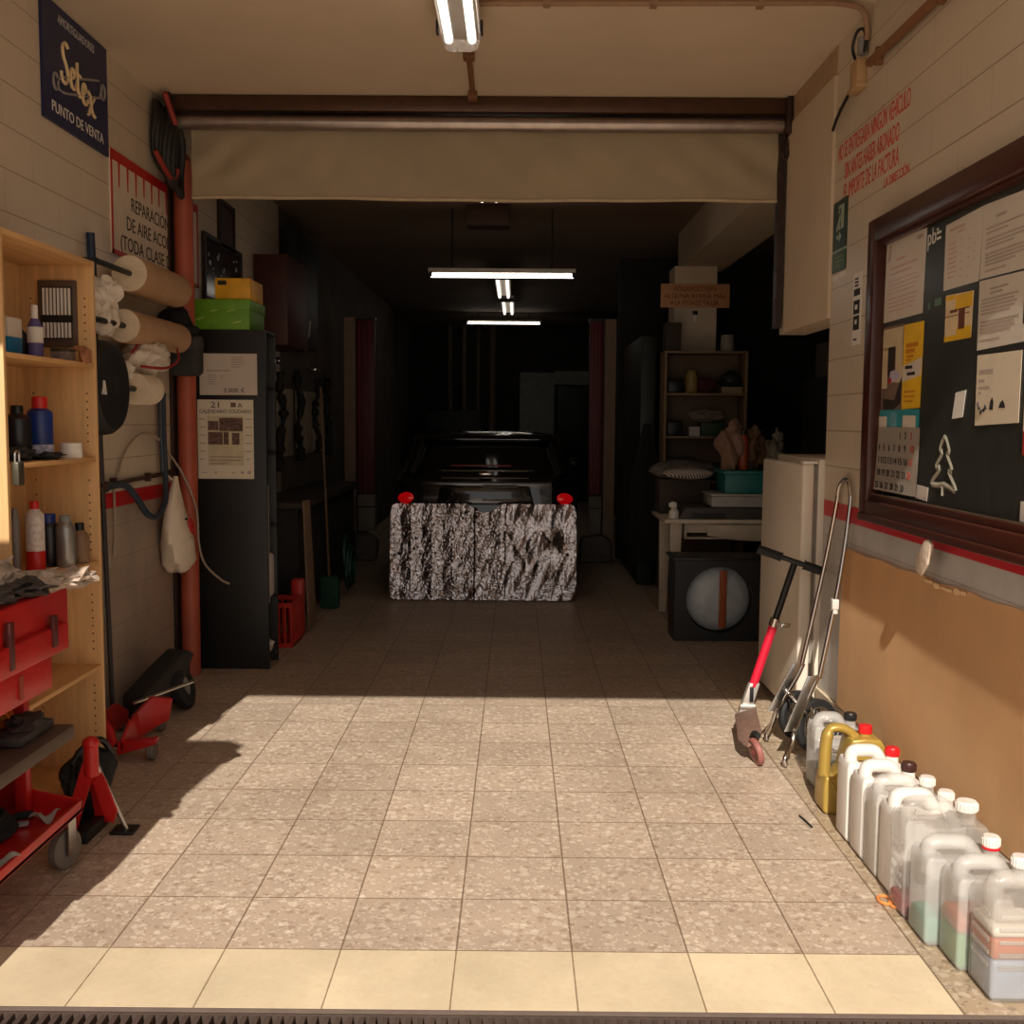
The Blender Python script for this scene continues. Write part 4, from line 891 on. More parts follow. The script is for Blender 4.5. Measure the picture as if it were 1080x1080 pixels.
# sprayed tree on the pane
tree = MB(); fr = Frame((PX, 3.85, 1.265), 'R')
tree.tube(smooth_path([fr.p(*q, -0.0135) for q in ((0.115, 0.21), (0.075, 0.165), (0.10, 0.155), (0.045, 0.105), (0.085, 0.098), (0.01, 0.045), (0.08, 0.04), (0.12, 0.045), (0.165, 0.04), (0.23, 0.03), (0.16, 0.09), (0.19, 0.098), (0.14, 0.15), (0.16, 0.16))], 4, True), 0.016, 8, True)
tree.tube([fr.p(0.115, 0.04, -0.0135), fr.p(0.115, 0.005, -0.0135)], 0.017, 6)
tag(tree.build('tree_drawing', M('spray_snow', (150, 144, 126), 0.9), None, (PX, 3.74, 1.265)), 'white sprayed outline of a fir tree in the notice case', 'decoration')
t, fr = sheet('white card leaning below the calendar beside the sprayed tree', [(3.97, 1.295), (3.86, 1.29), (3.87, 1.24), (3.98, 1.245)], m_paper, 'card')
# logo letters stuck to the panel
lg = thing('logo_sticker', 'white "pb" letters stuck on the dark panel between the letters', 'sticker', (PX, 3.95, 2.13))
fr = Frame((PX, 3.962, 2.135), 'R')
text(fr, 'pb', 0.0, 0.028, 0.085, m_whttxt, lg, width=0.075, c=0.0)
d = MB(); fr.box(d, 0.085, 0.125, 0.055, 0.064, 0, .001); fr.box(d, 0.085, 0.125, 0.035, 0.044, 0, .001); fr.box(d, 0.085, 0.10, 0.068, 0.076, 0, .001); d.build('bars', m_whttxt, lg)
d = MB(); fr = Frame((PX, 3.93, 1.925), 'R'); fr.box(d, 0.0, 0.02, 0.005, 0.03, 0, .001); fr.box(d, 0.06, 0.12, 0.012, 0.038, 0, .001)
tag(d.build('sticker', M('pale_green_sticker', (96, 128, 104), 0.5), None, (PX, 3.9, 1.93)), 'pale green stickers on the dark panel left of the yellow leaflet', 'sticker')
t, fr = sheet('red edged card at the right edge of the notice case', [(3.19, 1.91), (3.05, 1.91), (3.05, 1.815), (3.19, 1.815)], M('red_card', (168, 44, 44), 0.5), 'card')
t, fr = sheet('red and white card at the right edge, beside the cream sheet', [(3.155, 1.575), (3.0, 1.575), (3.0, 1.43), (3.155, 1.43)], M('red_card', (168, 44, 44), 0.5), 'card')
d = MB(); fr.box(d, 0, 0.15, 0.07, 0.145, .0012, .002); d.build('white_half', m_paper, t)
t, fr = sheet('white card low at the right edge of the notice case', [(3.15, 1.295), (3.0, 1.295), (3.0, 1.235), (3.15, 1.235)], m_paper, 'card')

# cardboard sheet, tape, tear
cd = thing('cardboard_sheet', 'large sheet of brown cardboard covering the lower right wall', 'cardboard', (1.485, 3.6, 0.24))
def cbf(u, v):
    y = 4.815 - 2.5 * u; top = 0.957 + 0.02 * u + (0.004 * math.sin(40 * u)); z = 0.235 + (top - 0.235) * v
    return V((1.478 - 0.006 * math.sin(3 * u + 2 * v) + 0.012 * v, y, z))
MB().grid(cbf, 40, 10, -0.006).build('sheet', m_cardb, cd)
rr = random.Random(2); d = MB()
for i, (y_, l_, h_) in enumerate(((3.86, .09, .012), (3.775, .07, .022), (3.70, .10, .010), (3.60, .06, .026), (3.545, .05, .014))):
    p = cbf((4.815 - y_) / 2.5, 1.0)
    d.prism([(0, 0), (l_ * .4, -h_ * .6), (l_, -.002), (l_ * .9, .008), (l_ * .5, h_ * .5), (0.01, .006)], (p.x - 0.004, p.y, p.z - 0.012), (0, -1, 0), (0, 0, 1), (-0.003, 0, 0))
d.build('torn_edge', M('torn_card', (226, 190, 140), 0.9), cd)
struct('baseboard_right', MB().box(1.485, XR, 1.96, 5.19, 0, 0.22), M('pale_skirting', (214, 196, 168), 0.5), 'pale tiled skirting at the foot of the right wall', 'skirting')
tpq = MB(); tpq.prism([(0.0, 0.0), (0.05, -0.01), (0.10, 0.035), (0.135, 0.11), (0.11, 0.125), (0.07, 0.12), (0.03, 0.08), (-0.005, 0.04)], (1.430, 3.80, 0.995), (-0.0, -1, 0), (0, 0, 1), (0.012, 0, 0), 0.005)
tag(tpq.build('tape_scrap', M('glossy_tape', (216, 196, 176), 0.3, bump=0.5, scale=40), None, (1.435, 3.74, 1.0)), 'crumpled strip of pale tape stuck below the notice case', 'tape')

# ------------------------------------------------------------------ jerrycans along the right wall
def plastic(name, rgb, alpha, rough=0.35):
    k = NT(name); c = lin(rgb)
    k.b.inputs['Base Color'].default_value = c; k.b.inputs['Roughness'].default_value = rough
    k.b.inputs['Subsurface Weight'].default_value = 0.25; k.b.inputs['Subsurface Radius'].default_value = (0.03, 0.028, 0.024)
    k.b.inputs['Alpha'].default_value = alpha
    nz = k.noise(k.coord(), 30.0); k.bump(nz, 0.06, 0.004)
    MATS[name] = k.m
    return k.m
p_white = plastic('white_can_plastic', (226, 220, 212), 1.0)
p_milky = plastic('milky_can_plastic', (214, 210, 204), 0.42)
p_clear = plastic('clear_can_plastic', (204, 198, 190), 0.30, 0.25)
GRP = 'jerrycans along the right wall'
def jerrycan(x, y, w, d, h, label, body, cap, liquids=(), ribs=False, ring=None, capr=0.024, mark=None):
    t = thing('jerrycan', label, 'jerrycan', (x, y, 0), GRP)
    bh = 0.80 * h; r_ = d * 0.215
    out = [(0.012, 0), (w - 0.012, 0), (w, 0.014), (w, bh * 0.90), (w * 0.965, bh * 0.985), (w * 0.66, bh), (w * 0.56, bh * 0.97), (w * 0.27, bh * 0.97), (w * 0.22, bh * 1.05), (w * 0.03, bh * 1.06), (0, bh * 0.98), (0, 0.014)]
    b = MB().prism(out, (x, y, 0), (1, 0, 0), (0, 0, 1), (0, d, 0), 0.016, 3)
    yc = y + d / 2
    b.cyl((x + w * .80, yc, bh * 0.97), (x + w * .80, yc, bh + 0.035), capr * 0.98, capr * 0.9, 20)
    if ribs:
        for i in range(5):
            z = 0.09 + i * 0.035
            b.box(x - 0.002, x + 0.004, y + 0.02, y + d - 0.02, z, z + 0.012, 0.002).box(x + 0.02, x + w - 0.02, y - 0.002, y + 0.004, z, z + 0.012, 0.002)
    b.build('body', body, t, angle=50)
    zt = h - r_ * 0.85
    hp = smooth_path([(x + r_ + .002, yc, bh * 0.80), (x + r_ + .002, yc, zt - 0.022), (x + r_ + .018, yc, zt - 0.002), (x + w * .34, yc, zt), (x + w * .50, yc, zt - 0.003), (x + w * .585, yc, zt - 0.026), (x + w * .66, yc, bh * 0.93)], 6)
    MB().tube(hp, r_, 16, False, 0.85).build('handle', body, t, angle=60)
    z0 = bh + 0.028
    m4 = Matrix.Translation((x + w * .80, yc, z0))
    c = MB().lathe([(0, 0), (capr, 0), (capr * 1.04, 0.004), (capr * 1.02, 0.026), (capr * .9, 0.031), (0, 0.031)], 22, m4)
    for k in range(18):
        q = 2 * PI * k / 18
        c.box(x + w * .80 + capr * 1.03 * math.cos(q) - .0015, x + w * .80 + capr * 1.03 * math.cos(q) + .0015, yc + capr * 1.03 * math.sin(q) - .0015, yc + capr * 1.03 * math.sin(q) + .0015, z0 + .004, z0 + .025)
    cap_o = c.build('cap', cap, t)
    if ring is not None: MB().lathe([(capr * .9, -.007), (capr * 1.08, -.007), (capr * 1.08, 0), (capr * .9, 0)], 22, m4).build('cap_ring', ring, cap_o)
    z = 0.006
    for mat, zt in liquids:
        MB().box(x + 0.004, x + w - 0.004, y + 0.004, y + d - 0.004, z, zt, 0.012, 3).build('liquid', mat, t, angle=60); z = zt + 0.0005
    return t
c_black = M('black_cap', (30, 28, 28), 0.4); c_red = M('bright_red_cap', (216, 26, 34), 0.4); c_white = M('white_cap', (234, 226, 216), 0.4); c_brown = M('dark_brown_cap', (62, 34, 30), 0.4)
l_teal = M('teal_liquid', (60, 140, 116), 0.2); l_grn = M('green_liquid', (56, 136, 52), 0.2); l_amb = M('amber_liquid', (176, 84, 28), 0.2)
l_red = M('red_liquid', (140, 10, 28), 0.2); l_blu = M('cloudy_blue_liquid', (150, 158, 172), 0.2); l_gry = M('grey_green_liquid', (92, 116, 96), 0.2); l_wht = M('milky_liquid', (216, 206, 190), 0.3)
t = jerrycan(1.247, 4.34, 0.205, 0.13, 0.315, 'white jerrycan with black cap and dark logo, farthest along the wall', p_milky, c_black, [(l_gry, 0.09)])
fr = Frame((1.247, 4.338, 0), 'F')
d = MB()
for i, (a_, w_) in enumerate(((.052, .02), (.076, .014), (.094, .018), (.116, .012), (.132, .022))): fr.quad(d, [(a_, .234), (a_ + w_, .234), (a_ + w_ + .005, .250 + .003 * (i % 2)), (a_ + .005, .252)], 0, .001)
d.build('logo_print', m_blktxt, t)
d = MB(); fr.box(d, 0.075, 0.15, 0.220, 0.226, 0, .001); d.build('print', m_ink, t)
# gold can
m_gold = M('gold_plastic', (176, 146, 70), 0.32, 0.25, var=0.04)
gx, gy, gw, gd, gh = 1.206, 4.055, 0.235, 0.13, 0.345
t = thing('jerrycan', 'gold jerrycan with red cap and tall side handle', 'jerrycan', (gx, gy, 0), GRP)
b = MB().prism([(0.012, 0), (gw - .012, 0), (gw, .014), (gw, .78 * gh), (.93 * gw, .86 * gh), (.66 * gw, .875 * gh), (.44 * gw, .86 * gh), (.40 * gw, .74 * gh), (.33 * gw, .50 * gh), (.20 * gw, .40 * gh), (.03 * gw, .44 * gh), (0, .3 * gh), (0, .014)], (gx, gy, 0), (1, 0, 0), (0, 0, 1), (0, gd, 0), 0.016, 3)
for i in range(4):
    b.tube([(gx + .03 + .012 * i, gy + 0.001, .13 - .028 * i), (gx + .065 + .016 * i, gy + 0.001, .05 - .012 * i)], 0.005, 8)
b.cyl((gx + gw * .74, gy + gd / 2, .85 * gh), (gx + gw * .74, gy + gd / 2, .9 * gh), 0.024, 0.024, 20)
b.build('body', m_gold, t, angle=50)
MB().tube(smooth_path([(gx + .075 * gw, gy + gd / 2, .40 * gh), (gx + .085 * gw, gy + gd / 2, .7 * gh), (gx + .13 * gw, gy + gd / 2, .91 * gh), (gx + .25 * gw, gy + gd / 2, .955 * gh), (gx + .42 * gw, gy + gd / 2, .93 * gh), (gx + .58 * gw, gy + gd / 2, .85 * gh)], 6), [0.030] * 12 + [0.024] * 19, 14, False, 0.75).build('handle', m_gold, t, angle=60)
MB().lathe([(0, 0), (.026, 0), (.027, .004), (.026, .028), (.022, .032), (0, .032)], 22, Matrix.Translation((gx + gw * .74, gy + gd / 2, .895 * gh))).build('cap', c_red, t)
jerrycan(1.207, 3.775, 0.225, 0.125, 0.35, 'opaque white jerrycan with red cap, right in front of the gold one', p_white, c_red)
jerrycan(1.209, 3.615, 0.225, 0.125, 0.345, 'white jerrycan with dark brown cap', p_white, c_brown)
jerrycan(1.208, 3.465, 0.235, 0.122, 0.345, 'white jerrycan with white cap, behind the one with a low pale liquid', p_milky, c_white, [(l_wht, 0.25)])
jerrycan(1.212, 3.328, 0.24, 0.12, 0.345, 'broad white jerrycan right behind the clear one holding red liquid', p_white, c_white)
jerrycan(1.196, 3.175, 0.265, 0.13, 0.37, 'big clear ribbed jerrycan with a little red liquid', p_clear, c_white, [(l_red, 0.055)], True, None, 0.032)
jerrycan(1.199, 3.005, 0.265, 0.13, 0.315, 'milky jerrycan with teal liquid and red ring under its white cap', p_milky, c_white, [(l_teal, 0.085)], False, c_red)
jerrycan(1.234, 2.862, 0.245, 0.125, 0.315, 'milky jerrycan with green liquid below an amber layer', p_milky, c_white, [(l_grn, 0.105), (l_amb, 0.155)])
jerrycan(1.256, 2.70, 0.235, 0.14, 0.335, 'clear jerrycan with cloudy and amber liquid, nearest the street', p_clear, c_white, [(l_blu, 0.115), (l_amb, 0.175), (l_wht, 0.205)], True)
ring = MB()
for dx, dy in ((0, 0), (0.028, -0.03)):
    ring.tube([(1.188 + dx + 0.022 * math.cos(q * PI / 10), 3.30 + dy + 0.03 * math.sin(q * PI / 10), 0.006) for q in range(20)], 0.005, 6, True)
tag(ring.build('caustic_ring', M('caustic_orange', (226, 140, 74), 0.5), None, (1.19, 3.29, 0)), 'orange light caustics modelled as two small floor rings beside the ribbed jerrycan', 'rings')  # rings stand in for bright caustics thrown by the jerrycans
tag(MB().tube(smooth_path([(1.108, 4.03, 0.005), (1.115, 3.97, 0.008), (1.124, 3.915, 0.005)], 4), 0.004, 6).build('twig', m_rubber, None, (1.115, 3.97, 0)), 'dark twig lying on the tiles left of the jerrycans', 'twig')

# ------------------------------------------------------------------ fridge beside the wall end
fg = thing('fridge', 'old white fridge standing half behind the end of the right wall', 'fridge', (1.75, 5.66, 0))
m_fr = M('fridge_enamel', (226, 214, 196), 0.35, var=0.04, scale=4)
MB().box(1.475, 2.1, 5.215, 6.04, 0.03, 1.345, 0.012).build('body', m_fr, fg)
fdoor = MB().box(1.395, 1.455, 5.205, 6.05, 0.055, 1.32, 0.014, 3).build('door', m_fr, fg)
MB().box(1.453, 1.478, 5.225, 6.03, 0.07, 1.31).build('door_seal', M('grey_rubber_seal', (138, 128, 118), 0.7), fdoor)
for y in (5.26, 5.98):
    for x in (1.52, 2.05): MB().cyl((x, y, 0), (x, y, 0.035), 0.02, seg=12).build('foot', m_black, fg)
MB().box(1.40, 1.47, 5.21, 5.28, 1.32, 1.335, 0.004).build('hinge', m_white, fg)
MB().box(1.44, 1.46, 5.21, 5.26, 0.0, 0.06).build('foot', m_black, fg)

# ------------------------------------------------------------------ kick scooter leaning on the fridge
sc = thing('kick_scooter', 'folding kick scooter with red stem leaning against the fridge door', 'scooter', (1.06, 4.60, 0))
m_deck = M('scooter_deck', (120, 92, 78), 0.7, var=0.2, scale=60)
m_pink = M('scooter_red_tube', (206, 30, 56), 0.35)
B0 = V((1.150, 5.16, 0.165)); T = V((1.345, 5.12, 0.845)); AX = (T - B0).normalized()
MB().cyl(B0 + AX * 0.07, B0 + AX * 0.40, 0.0215, seg=18).build('lower_stem', m_pink, sc)
MB().cyl(B0 + AX * 0.38, T, 0.0165, seg=16).build('upper_stem', m_black, sc)
cl = MB().cyl(B0 + AX * 0.385, B0 + AX * 0.425, 0.025, seg=18); cl.box(1.285, 1.33, 5.10, 5.12, 0.535, 0.555, 0.004); cl.build('clamp', m_chrome, sc)
hd = (V((1.545, 5.03, 0.80)) - V((1.172, 5.14, 0.912))).normalized(); L0 = V((1.172, 5.14, 0.912)); L1 = V((1.475, 5.05, 0.812))
MB().cyl(L0, L1, 0.013, seg=14).build('handlebar', m_black, sc)
for a, b in ((L0, L0 + (L1 - L0) * 0.36), (L0 + (L1 - L0) * 0.68, L1)):
    g = MB().cyl(a, b, 0.0215, seg=16); g.cyl(a, a + (b - a) * 0.04, 0.025, seg=16); g.cyl(b - (b - a) * 0.04, b, 0.024, seg=16); g.build('grip', m_rubber, sc)
# fold bracket, deck, fork, wheels
br = MB(); br.prism([(-0.03, 0.0), (0.03, 0.0), (0.026, 0.20), (-0.026, 0.20)], B0 - AX * 0.11 - V((0, 0.02, 0)), (1, 0, 0), AX, (0, 0.04, 0), 0.006)
br.cyl(B0 - AX * 0.03 - V((0.035, 0.02, 0)), B0 - AX * 0.03 + V((0.035, -0.02, 0)), 0.014, seg=14)
br.build('folding_bracket', M('brushed_aluminium', (214, 206, 196), 0.35, 0.6), sc)
MB().box(1.150, 1.168, 5.128, 5.142, 0.16, 0.235, 0.003).build('bracket_slot', m_black, sc)
dk = MB()
pA, pB = V((1.125, 5.10, 0.115)), V((1.06, 4.66, 0.085)); ay = (pB - pA); side = V((0.052, 0.006, 0.017)); up = V((-0.24, 0.04, 0.97)).normalized()
dk.prism([(-1.0, 0.0), (1.0, 0.0), (1.05, 0.75), (0.7, 0.92), (0.35, 1.0), (-0.35, 1.0), (-0.7, 0.92), (-1.05, 0.75)], pA, side, ay, up * 0.012, 0.003)
dk.build('deck', m_deck, sc)
def wheel(parent, c, axis, r, w, tyre, hubm, name='wheel', spokes=0):
    m4 = Matrix.Translation(c) @ V(axis).to_track_quat('Z', 'Y').to_matrix().to_4x4()
    t = MB().lathe([(r * .72, -w * .5), (r * .92, -w * .5), (r, -w * .25), (r, w * .25), (r * .92, w * .5), (r * .72, w * .5), (r * .72, -w * .5)], 36, m4).build(name, tyre, parent)
    if spokes:
        b = MB().lathe([(r * .66, -w * .35), (r * .74, -w * .42), (r * .74, w * .42), (r * .66, w * .35), (r * .66, -w * .35)], 36, m4)
        b.lathe([(0, -w * .55), (r * .2, -w * .5), (r * .2, w * .5), (0, w * .55)], 20, m4)
        for k in range(spokes):
            q = 2 * PI * k / spokes
            b._merge(MB().box(r * .15, r * .70, -r * .05, r * .05, -w * .25, w * .25).bm, m4 @ Matrix.Rotation(q, 4, 'Z'))
        b.build('rim', hubm, t)
    else:
        MB().lathe([(0, -w * .52), (r * .3, -w * .5), (r * .73, -w * .3), (r * .73, w * .3), (r * .3, w * .5), (0, w * .52)], 28, m4).build('rim', hubm, t)
    return t
m_pwheel = M('dusky_pink_wheel', (150, 92, 84), 0.5)
wheel(sc, V((1.078, 4.655, 0.062)), V((0.93, 0.16, 0.25)), 0.062, 0.026, m_pwheel, M('red_hub', (200, 56, 66), 0.4), spokes=3)
wheel(sc, V((1.145, 5.20, 0.065)), V((0.95, 0.1, 0.25)), 0.062, 0.026, m_pwheel, M('red_hub', (200, 56, 66), 0.4), spokes=3)
fk = MB(); fk.tube(smooth_path([(1.075, 4.73, 0.105), (1.076, 4.69, 0.135), (1.083, 4.64, 0.138)], 5), 0.013, 8); fk.build('rear_mudguard', m_rubber, sc)
fk = MB().cyl(V((1.12, 5.18, 0.07)), B0 - AX * 0.02 + V((-0.012, 0, 0)), 0.007, seg=10).cyl(V((1.17, 5.2, 0.06)), B0 - AX * 0.02 + V((0.014, 0, 0)), 0.007, seg=10); fk.build('fork', m_steel, sc)

# ------------------------------------------------------------------ folding hand truck
ht = thing('hand_truck', 'chrome folding hand truck leaning on the right wall behind the jerrycans', 'hand truck', (1.33, 4.8, 0))
lf = smooth_path([(1.345, 4.93, 0.40), (1.435, 4.93, 0.86), (1.474, 4.91, 1.14), (1.479, 4.895, 1.215), (1.482, 4.86, 1.255), (1.484, 4.81, 1.268), (1.482, 4.76, 1.255), (1.479, 4.725, 1.215), (1.474, 4.71, 1.14), (1.432, 4.69, 0.82), (1.355, 4.68, 0.39)], 8)
MB().tube(lf, 0.0105, 12).build('handle_loop', m_chrome, ht)
j = MB().box(1.40, 1.43, 4.67, 4.705, 0.70, 0.745, 0.004).cyl((1.415, 4.69, 0.68), (1.415, 4.69, 0.70), 0.016, seg=14); j.build('slide_clamp', M('white_clamp', (206, 200, 190), 0.4), ht)
for y0, y1, xb, zb, xf, yf in ((4.93, 4.95, 1.235, 0.165, 1.212, 5.0), (4.68, 4.69, 1.25, 0.145, 1.205, 4.62)):
    MB().tube(smooth_path([(1.35, y0, 0.40), (1.32, y0, 0.33), (xb + 0.01, y1, zb + 0.02), (xb - 0.012, y1 * .6 + yf * .4, zb * 0.62), (xf - 0.006, yf, 0.045), (xf - 0.004, yf, 0.012)], 6), 0.0115, 12).build('foot_tube', m_chrome, ht)
    pl = MB(); pl.prism([(0, 0), (0.05, 0), (0.05, 1), (0, 1)], (xb - 0.045, y1 - 0.012, zb), (1, 0, 0.1), V((1.345, y0, 0.40)) - V((xb, y1, zb)), (0, 0.006, 0), 0.001)
    pl.box(xb - 0.002, xb + 0.01, y1 - 0.02, y1 + 0.012, zb - 0.005, zb + 0.01)
    pl.build('side_plate', m_steel, ht)
wheel(ht, V((1.362, 5.03, 0.125)), V((0.55, -1, 0.1)), 0.118, 0.04, m_rubber, m_chrome, spokes=5)
wheel(ht, V((1.372, 4.76, 0.150)), V((0.55, -1, 0.12)), 0.124, 0.04, m_rubber, m_chrome, spokes=5)
MB().cyl((1.362, 5.03, 0.125), (1.372, 4.76, 0.150), 0.008, seg=10).build('axle', m_steel, ht)
MB().cyl((1.30, 4.94, 0.26), (1.37, 5.0, 0.125), 0.006, seg=8).cyl((1.32, 4.68, 0.26), (1.37, 4.74, 0.150), 0.006, seg=8).cyl((1.29, 4.94, 0.25), (1.30, 4.68, 0.23), 0.006, seg=8).build('brace', m_chrome, ht)

# ------------------------------------------------------------------ inner right side: desk, case, bookcase, notice
dsk = thing('desk', 'white desk with a shallow drawer under the clutter, right of the garage', 'desk', (1.75, 8.2, 0))
MB().box(1.10, 2.5, 7.85, 8.6, 0.775, 0.805, 0.004).build('desk_top', M('desk_white', (206, 190, 168), 0.5), dsk)
for x in (1.15, 2.38):
    for y in (7.92, 8.5):
        l = MB(); l.prism([(0, 0.775), (0.09, 0.775), (0.065, 0), (0.01, 0)], (x, y, 0), (1, 0, 0), (0, 0, 1), (0, 0.06, 0), 0.003); l.build('leg', MATS['desk_white'], dsk)
MB().box(1.255, 2.4, 7.93, 7.945, 0.70, 0.775).box(1.255, 1.27, 7.90, 8.3, 0.66, 0.775).box(1.255, 2.4, 7.90, 8.3, 0.655, 0.668).build('rail', MATS['desk_white'], dsk)
dr = MB(); dr.prism([(0, 0.11), (0.62, 0.11), (0.62, 0.0), (0.40, -0.012), (0.16, 0.0), (0, 0.028)], (1.42, 7.875, 0.655), (1, 0, 0), (0, 0, 1), (0, 0.02, 0), 0.003); dr.build('drawer', MATS['desk_white'], dsk)
fb = thing('drum_case', 'black boxy case with a round white front and an orange strap, under the desk', 'case', (1.42, 7.5, 0))
cs = MB(); N = 40
rim = [(0.31 + 0.235 * math.cos(2 * PI * k / N), 0.285 + 0.235 * math.sin(2 * PI * k / N)) for k in range(N)]
def sqpt(q):
    c, s_ = math.cos(q), math.sin(q); m = max(abs(c), abs(s_)); return (0.31 + 0.31 * c / m, 0.285 + 0.285 * s_ / m)
outer = [sqpt(2 * PI * k / N) for k in range(N)]
fo = lambda p, dy: (1.11 + p[0], 7.36 + dy, p[1])
cs.loft([[fo(p, 0.12) for p in rim], [fo(p, 0.0) for p in rim], [fo(p, 0.0) for p in outer], [fo(p, 0.30) for p in outer]], False)
cs.box(1.115, 1.725, 7.5, 7.66, 0.002, 0.568, 0.01)
cs.build('shell', M('black_case_plastic', (40, 39, 38), 0.5), fb)
MB().lathe([(0.228, 0.0), (0.215, 0.02), (0.16, 0.05), (0.08, 0.066), (0, 0.07)], 40, Matrix.Translation((1.425, 7.47, 0.285)) @ Matrix.Rotation(PI / 2, 4, 'X')).build('disc', M('pale_blue_white', (196, 200, 202), 0.35), fb)
MB().box(1.425, 1.475, 7.385, 7.40, 0.085, 0.49, 0.004).build('strap', M('orange_brown_strap', (168, 86, 44), 0.6), fb)
MB().box(1.09, 1.745, 7.34, 7.70, 0.565, 0.585, 0.006).build('lid', MATS['black_case_plastic'], fb)
# clutter on the desk
lb = thing('equipment_case', 'flat dark box with a sloping front lying on the desk', 'case', (1.5, 8.05, 0.805))
l = MB(); l.prism([(0, 0), (0.9, 0), (0.9, 0.085), (0.05, 0.085)], (1.205, 7.88, 0.806), (1, 0, 0), (0, 0, 1), (0, 0.5, 0), 0.006); l.build('body', M('dark_case', (70, 64, 58), 0.6), lb)
MB().box(1.3, 1.55, 7.872, 7.88, 0.812, 0.85).build('front_panel', m_black, lb)
wb = thing('storage_box', 'pale grey flat plastic box on the dark case on the desk', 'box', (1.75, 8.05, 0.892))
MB().box(1.45, 2.1, 7.90, 8.3, 0.892, 0.975, 0.012).build('body', M('pale_grey_box', (168, 164, 158), 0.5), wb)
MB().box(1.44, 2.11, 7.89, 8.31, 0.975, 0.992, 0.005).build('lid', MATS['pale_grey_box'], wb)
tb = thing('crate', 'teal plastic crate on the pale grey box on the desk', 'crate', (1.82, 8.1, 0.993))
c = MB().box(1.55, 2.1, 7.92, 8.28, 0.993, 1.15, 0.012); c.box(1.535, 2.115, 7.905, 8.295, 1.135, 1.165, 0.008); c.build('body', M('teal_plastic', (18, 108, 104), 0.45), tb)
def softbag(label, c, rx, ry, rz, mat, seed, cat='bag'):
    b = MB().ball(c, rx, ry, rz, 0.16, 4, seed)
    b.ball((c[0] + 0.02, c[1], c[2] + rz * 0.9), rx * 0.45, ry * 0.45, rz * 0.5, 0.25, 3, seed + 1)
    return tag(b.build('carrier_bag', mat, None, (c[0], c[1], c[2] - rz)), label, cat)
softbag('pinkish beige carrier bag standing in the teal crate', (1.62, 8.08, 1.315), 0.11, 0.12, 0.15, M('pinkish_plastic', (140, 108, 88), 0.6, bump=0.4, scale=20), 3)
softbag('brown carrier bag behind the pinkish bag in the teal crate', (1.78, 8.12, 1.30), 0.10, 0.12, 0.135, M('brown_plastic', (104, 76, 52), 0.5, bump=0.4, scale=20), 5)
softbag('greyish carrier bag at the right end of the teal crate', (1.96, 8.12, 1.29), 0.085, 0.11, 0.12, M('grey_green_plastic', (120, 116, 100), 0.5, bump=0.4, scale=20), 9)
can('bottle', 'orange brown bottle with black cap between the bags on the desk', 1.70, 8.02, 1.167, 0.04, 0.30, M('orange_brown_bottle', (150, 66, 34), 0.4), m_black, 0.6, 0.04, 0.04, group=None, cat='bottle')
stk = thing('box', 'dark cardboard box under the patterned cushion at the left of the desk', 'box', (1.25, 8.4, 0.805))
MB().box(1.12, 1.52, 8.35, 8.58, 0.806, 1.075, 0.006).build('body', M('dark_brown_card', (66, 54, 46), 0.8), stk)
mg = thing('cushion', 'dark and white patterned cushion lying on the dark box at the left of the desk', 'cushion', (1.28, 8.3, 1.076))
MB().ball((1.30, 8.36, 1.15), 0.27, 0.16, 0.072, 0.06, 4, 7).build('body', M('grey_pattern', (96, 88, 82), 0.8, var=0.6, scale=40), mg)
k = NT('hatched_cloth'); w_ = k.add('ShaderNodeTexWave'); k.link(k.coord(), w_.inputs['Vector']); w_.inputs['Scale'].default_value = 26; w_.bands_direction = 'DIAGONAL'
k.link(k.mix(k.ramp(w_.outputs['Fac'], .4, .6), lin((210, 196, 182)), lin((84, 76, 72))), k.b.inputs['Base Color'])
MB().ball((1.32, 8.22, 1.125), 0.19, 0.06, 0.045, 0.05, 4, 8).build('piping', k.m, mg)
kt = thing('spray_bottle', 'small white trigger bottle at the front left corner of the desk', 'bottle', (1.17, 7.93, 0.805))
MB().lathe([(0, 0), (.035, 0), (.037, .05), (.02, .075), (.012, .085), (0, .085)], 20, Matrix.Translation((1.175, 7.92, 0.806))).build('body', m_white, kt)
t_ = MB(); t_.prism([(-.035, .0), (.02, .0), (.02, .035), (-.01, .045), (-.04, .03)], (1.175, 7.91, 0.888), (1, 0, 0), (0, 0, 1), (0, .02, 0), .003); t_.build('trigger', m_white, kt)

m_case = M('bookcase_board', (132, 106, 78), 0.6, var=0.1)
bc = thing('bookcase', 'tall pale bookcase in front of the cream pillar', 'bookcase', (1.67, 9.6, 0))
for x in (1.305, 2.015): MB().box(x, x + 0.022, 9.50, 9.82, 0, 2.145, 0.002).build('side_panel', m_case, bc)
for z in (2.125, 1.755, 1.375, 0.98, 0.55, 0.08): MB().box(1.327, 2.015, 9.51, 9.82, z, z + 0.02, 0.002).build('shelf', m_case, bc)
MB().box(1.31, 2.035, 9.82, 9.828, 0.02, 2.14).build('back_panel', M('bookcase_back', (104, 84, 64), 0.7), bc)
def ob(name, label, cat, x0, x1, y0, y1, z0, z1, mat, bev=0.006, group='things on the bookcase'):
    return tag(MB().box(x0, x1, y0, y1, z0, z1, bev).build(name, mat, None, ((x0 + x1) / 2, (y0 + y1) / 2, z0)), label, cat, group)
ob('box', 'black box at the left of the bookcase upper shelf', 'box', 1.34, 1.48, 9.55, 9.75, 1.776, 1.90, m_black, 0.02)
can('jar', 'yellowish jar on the bookcase upper shelf', 1.56, 9.62, 1.776, 0.055, 0.21, M('yellow_jar', (150, 128, 70), 0.5), M('olive_cap', (120, 110, 60), 0.5), 0.8, group='things on the bookcase', cat='jar')
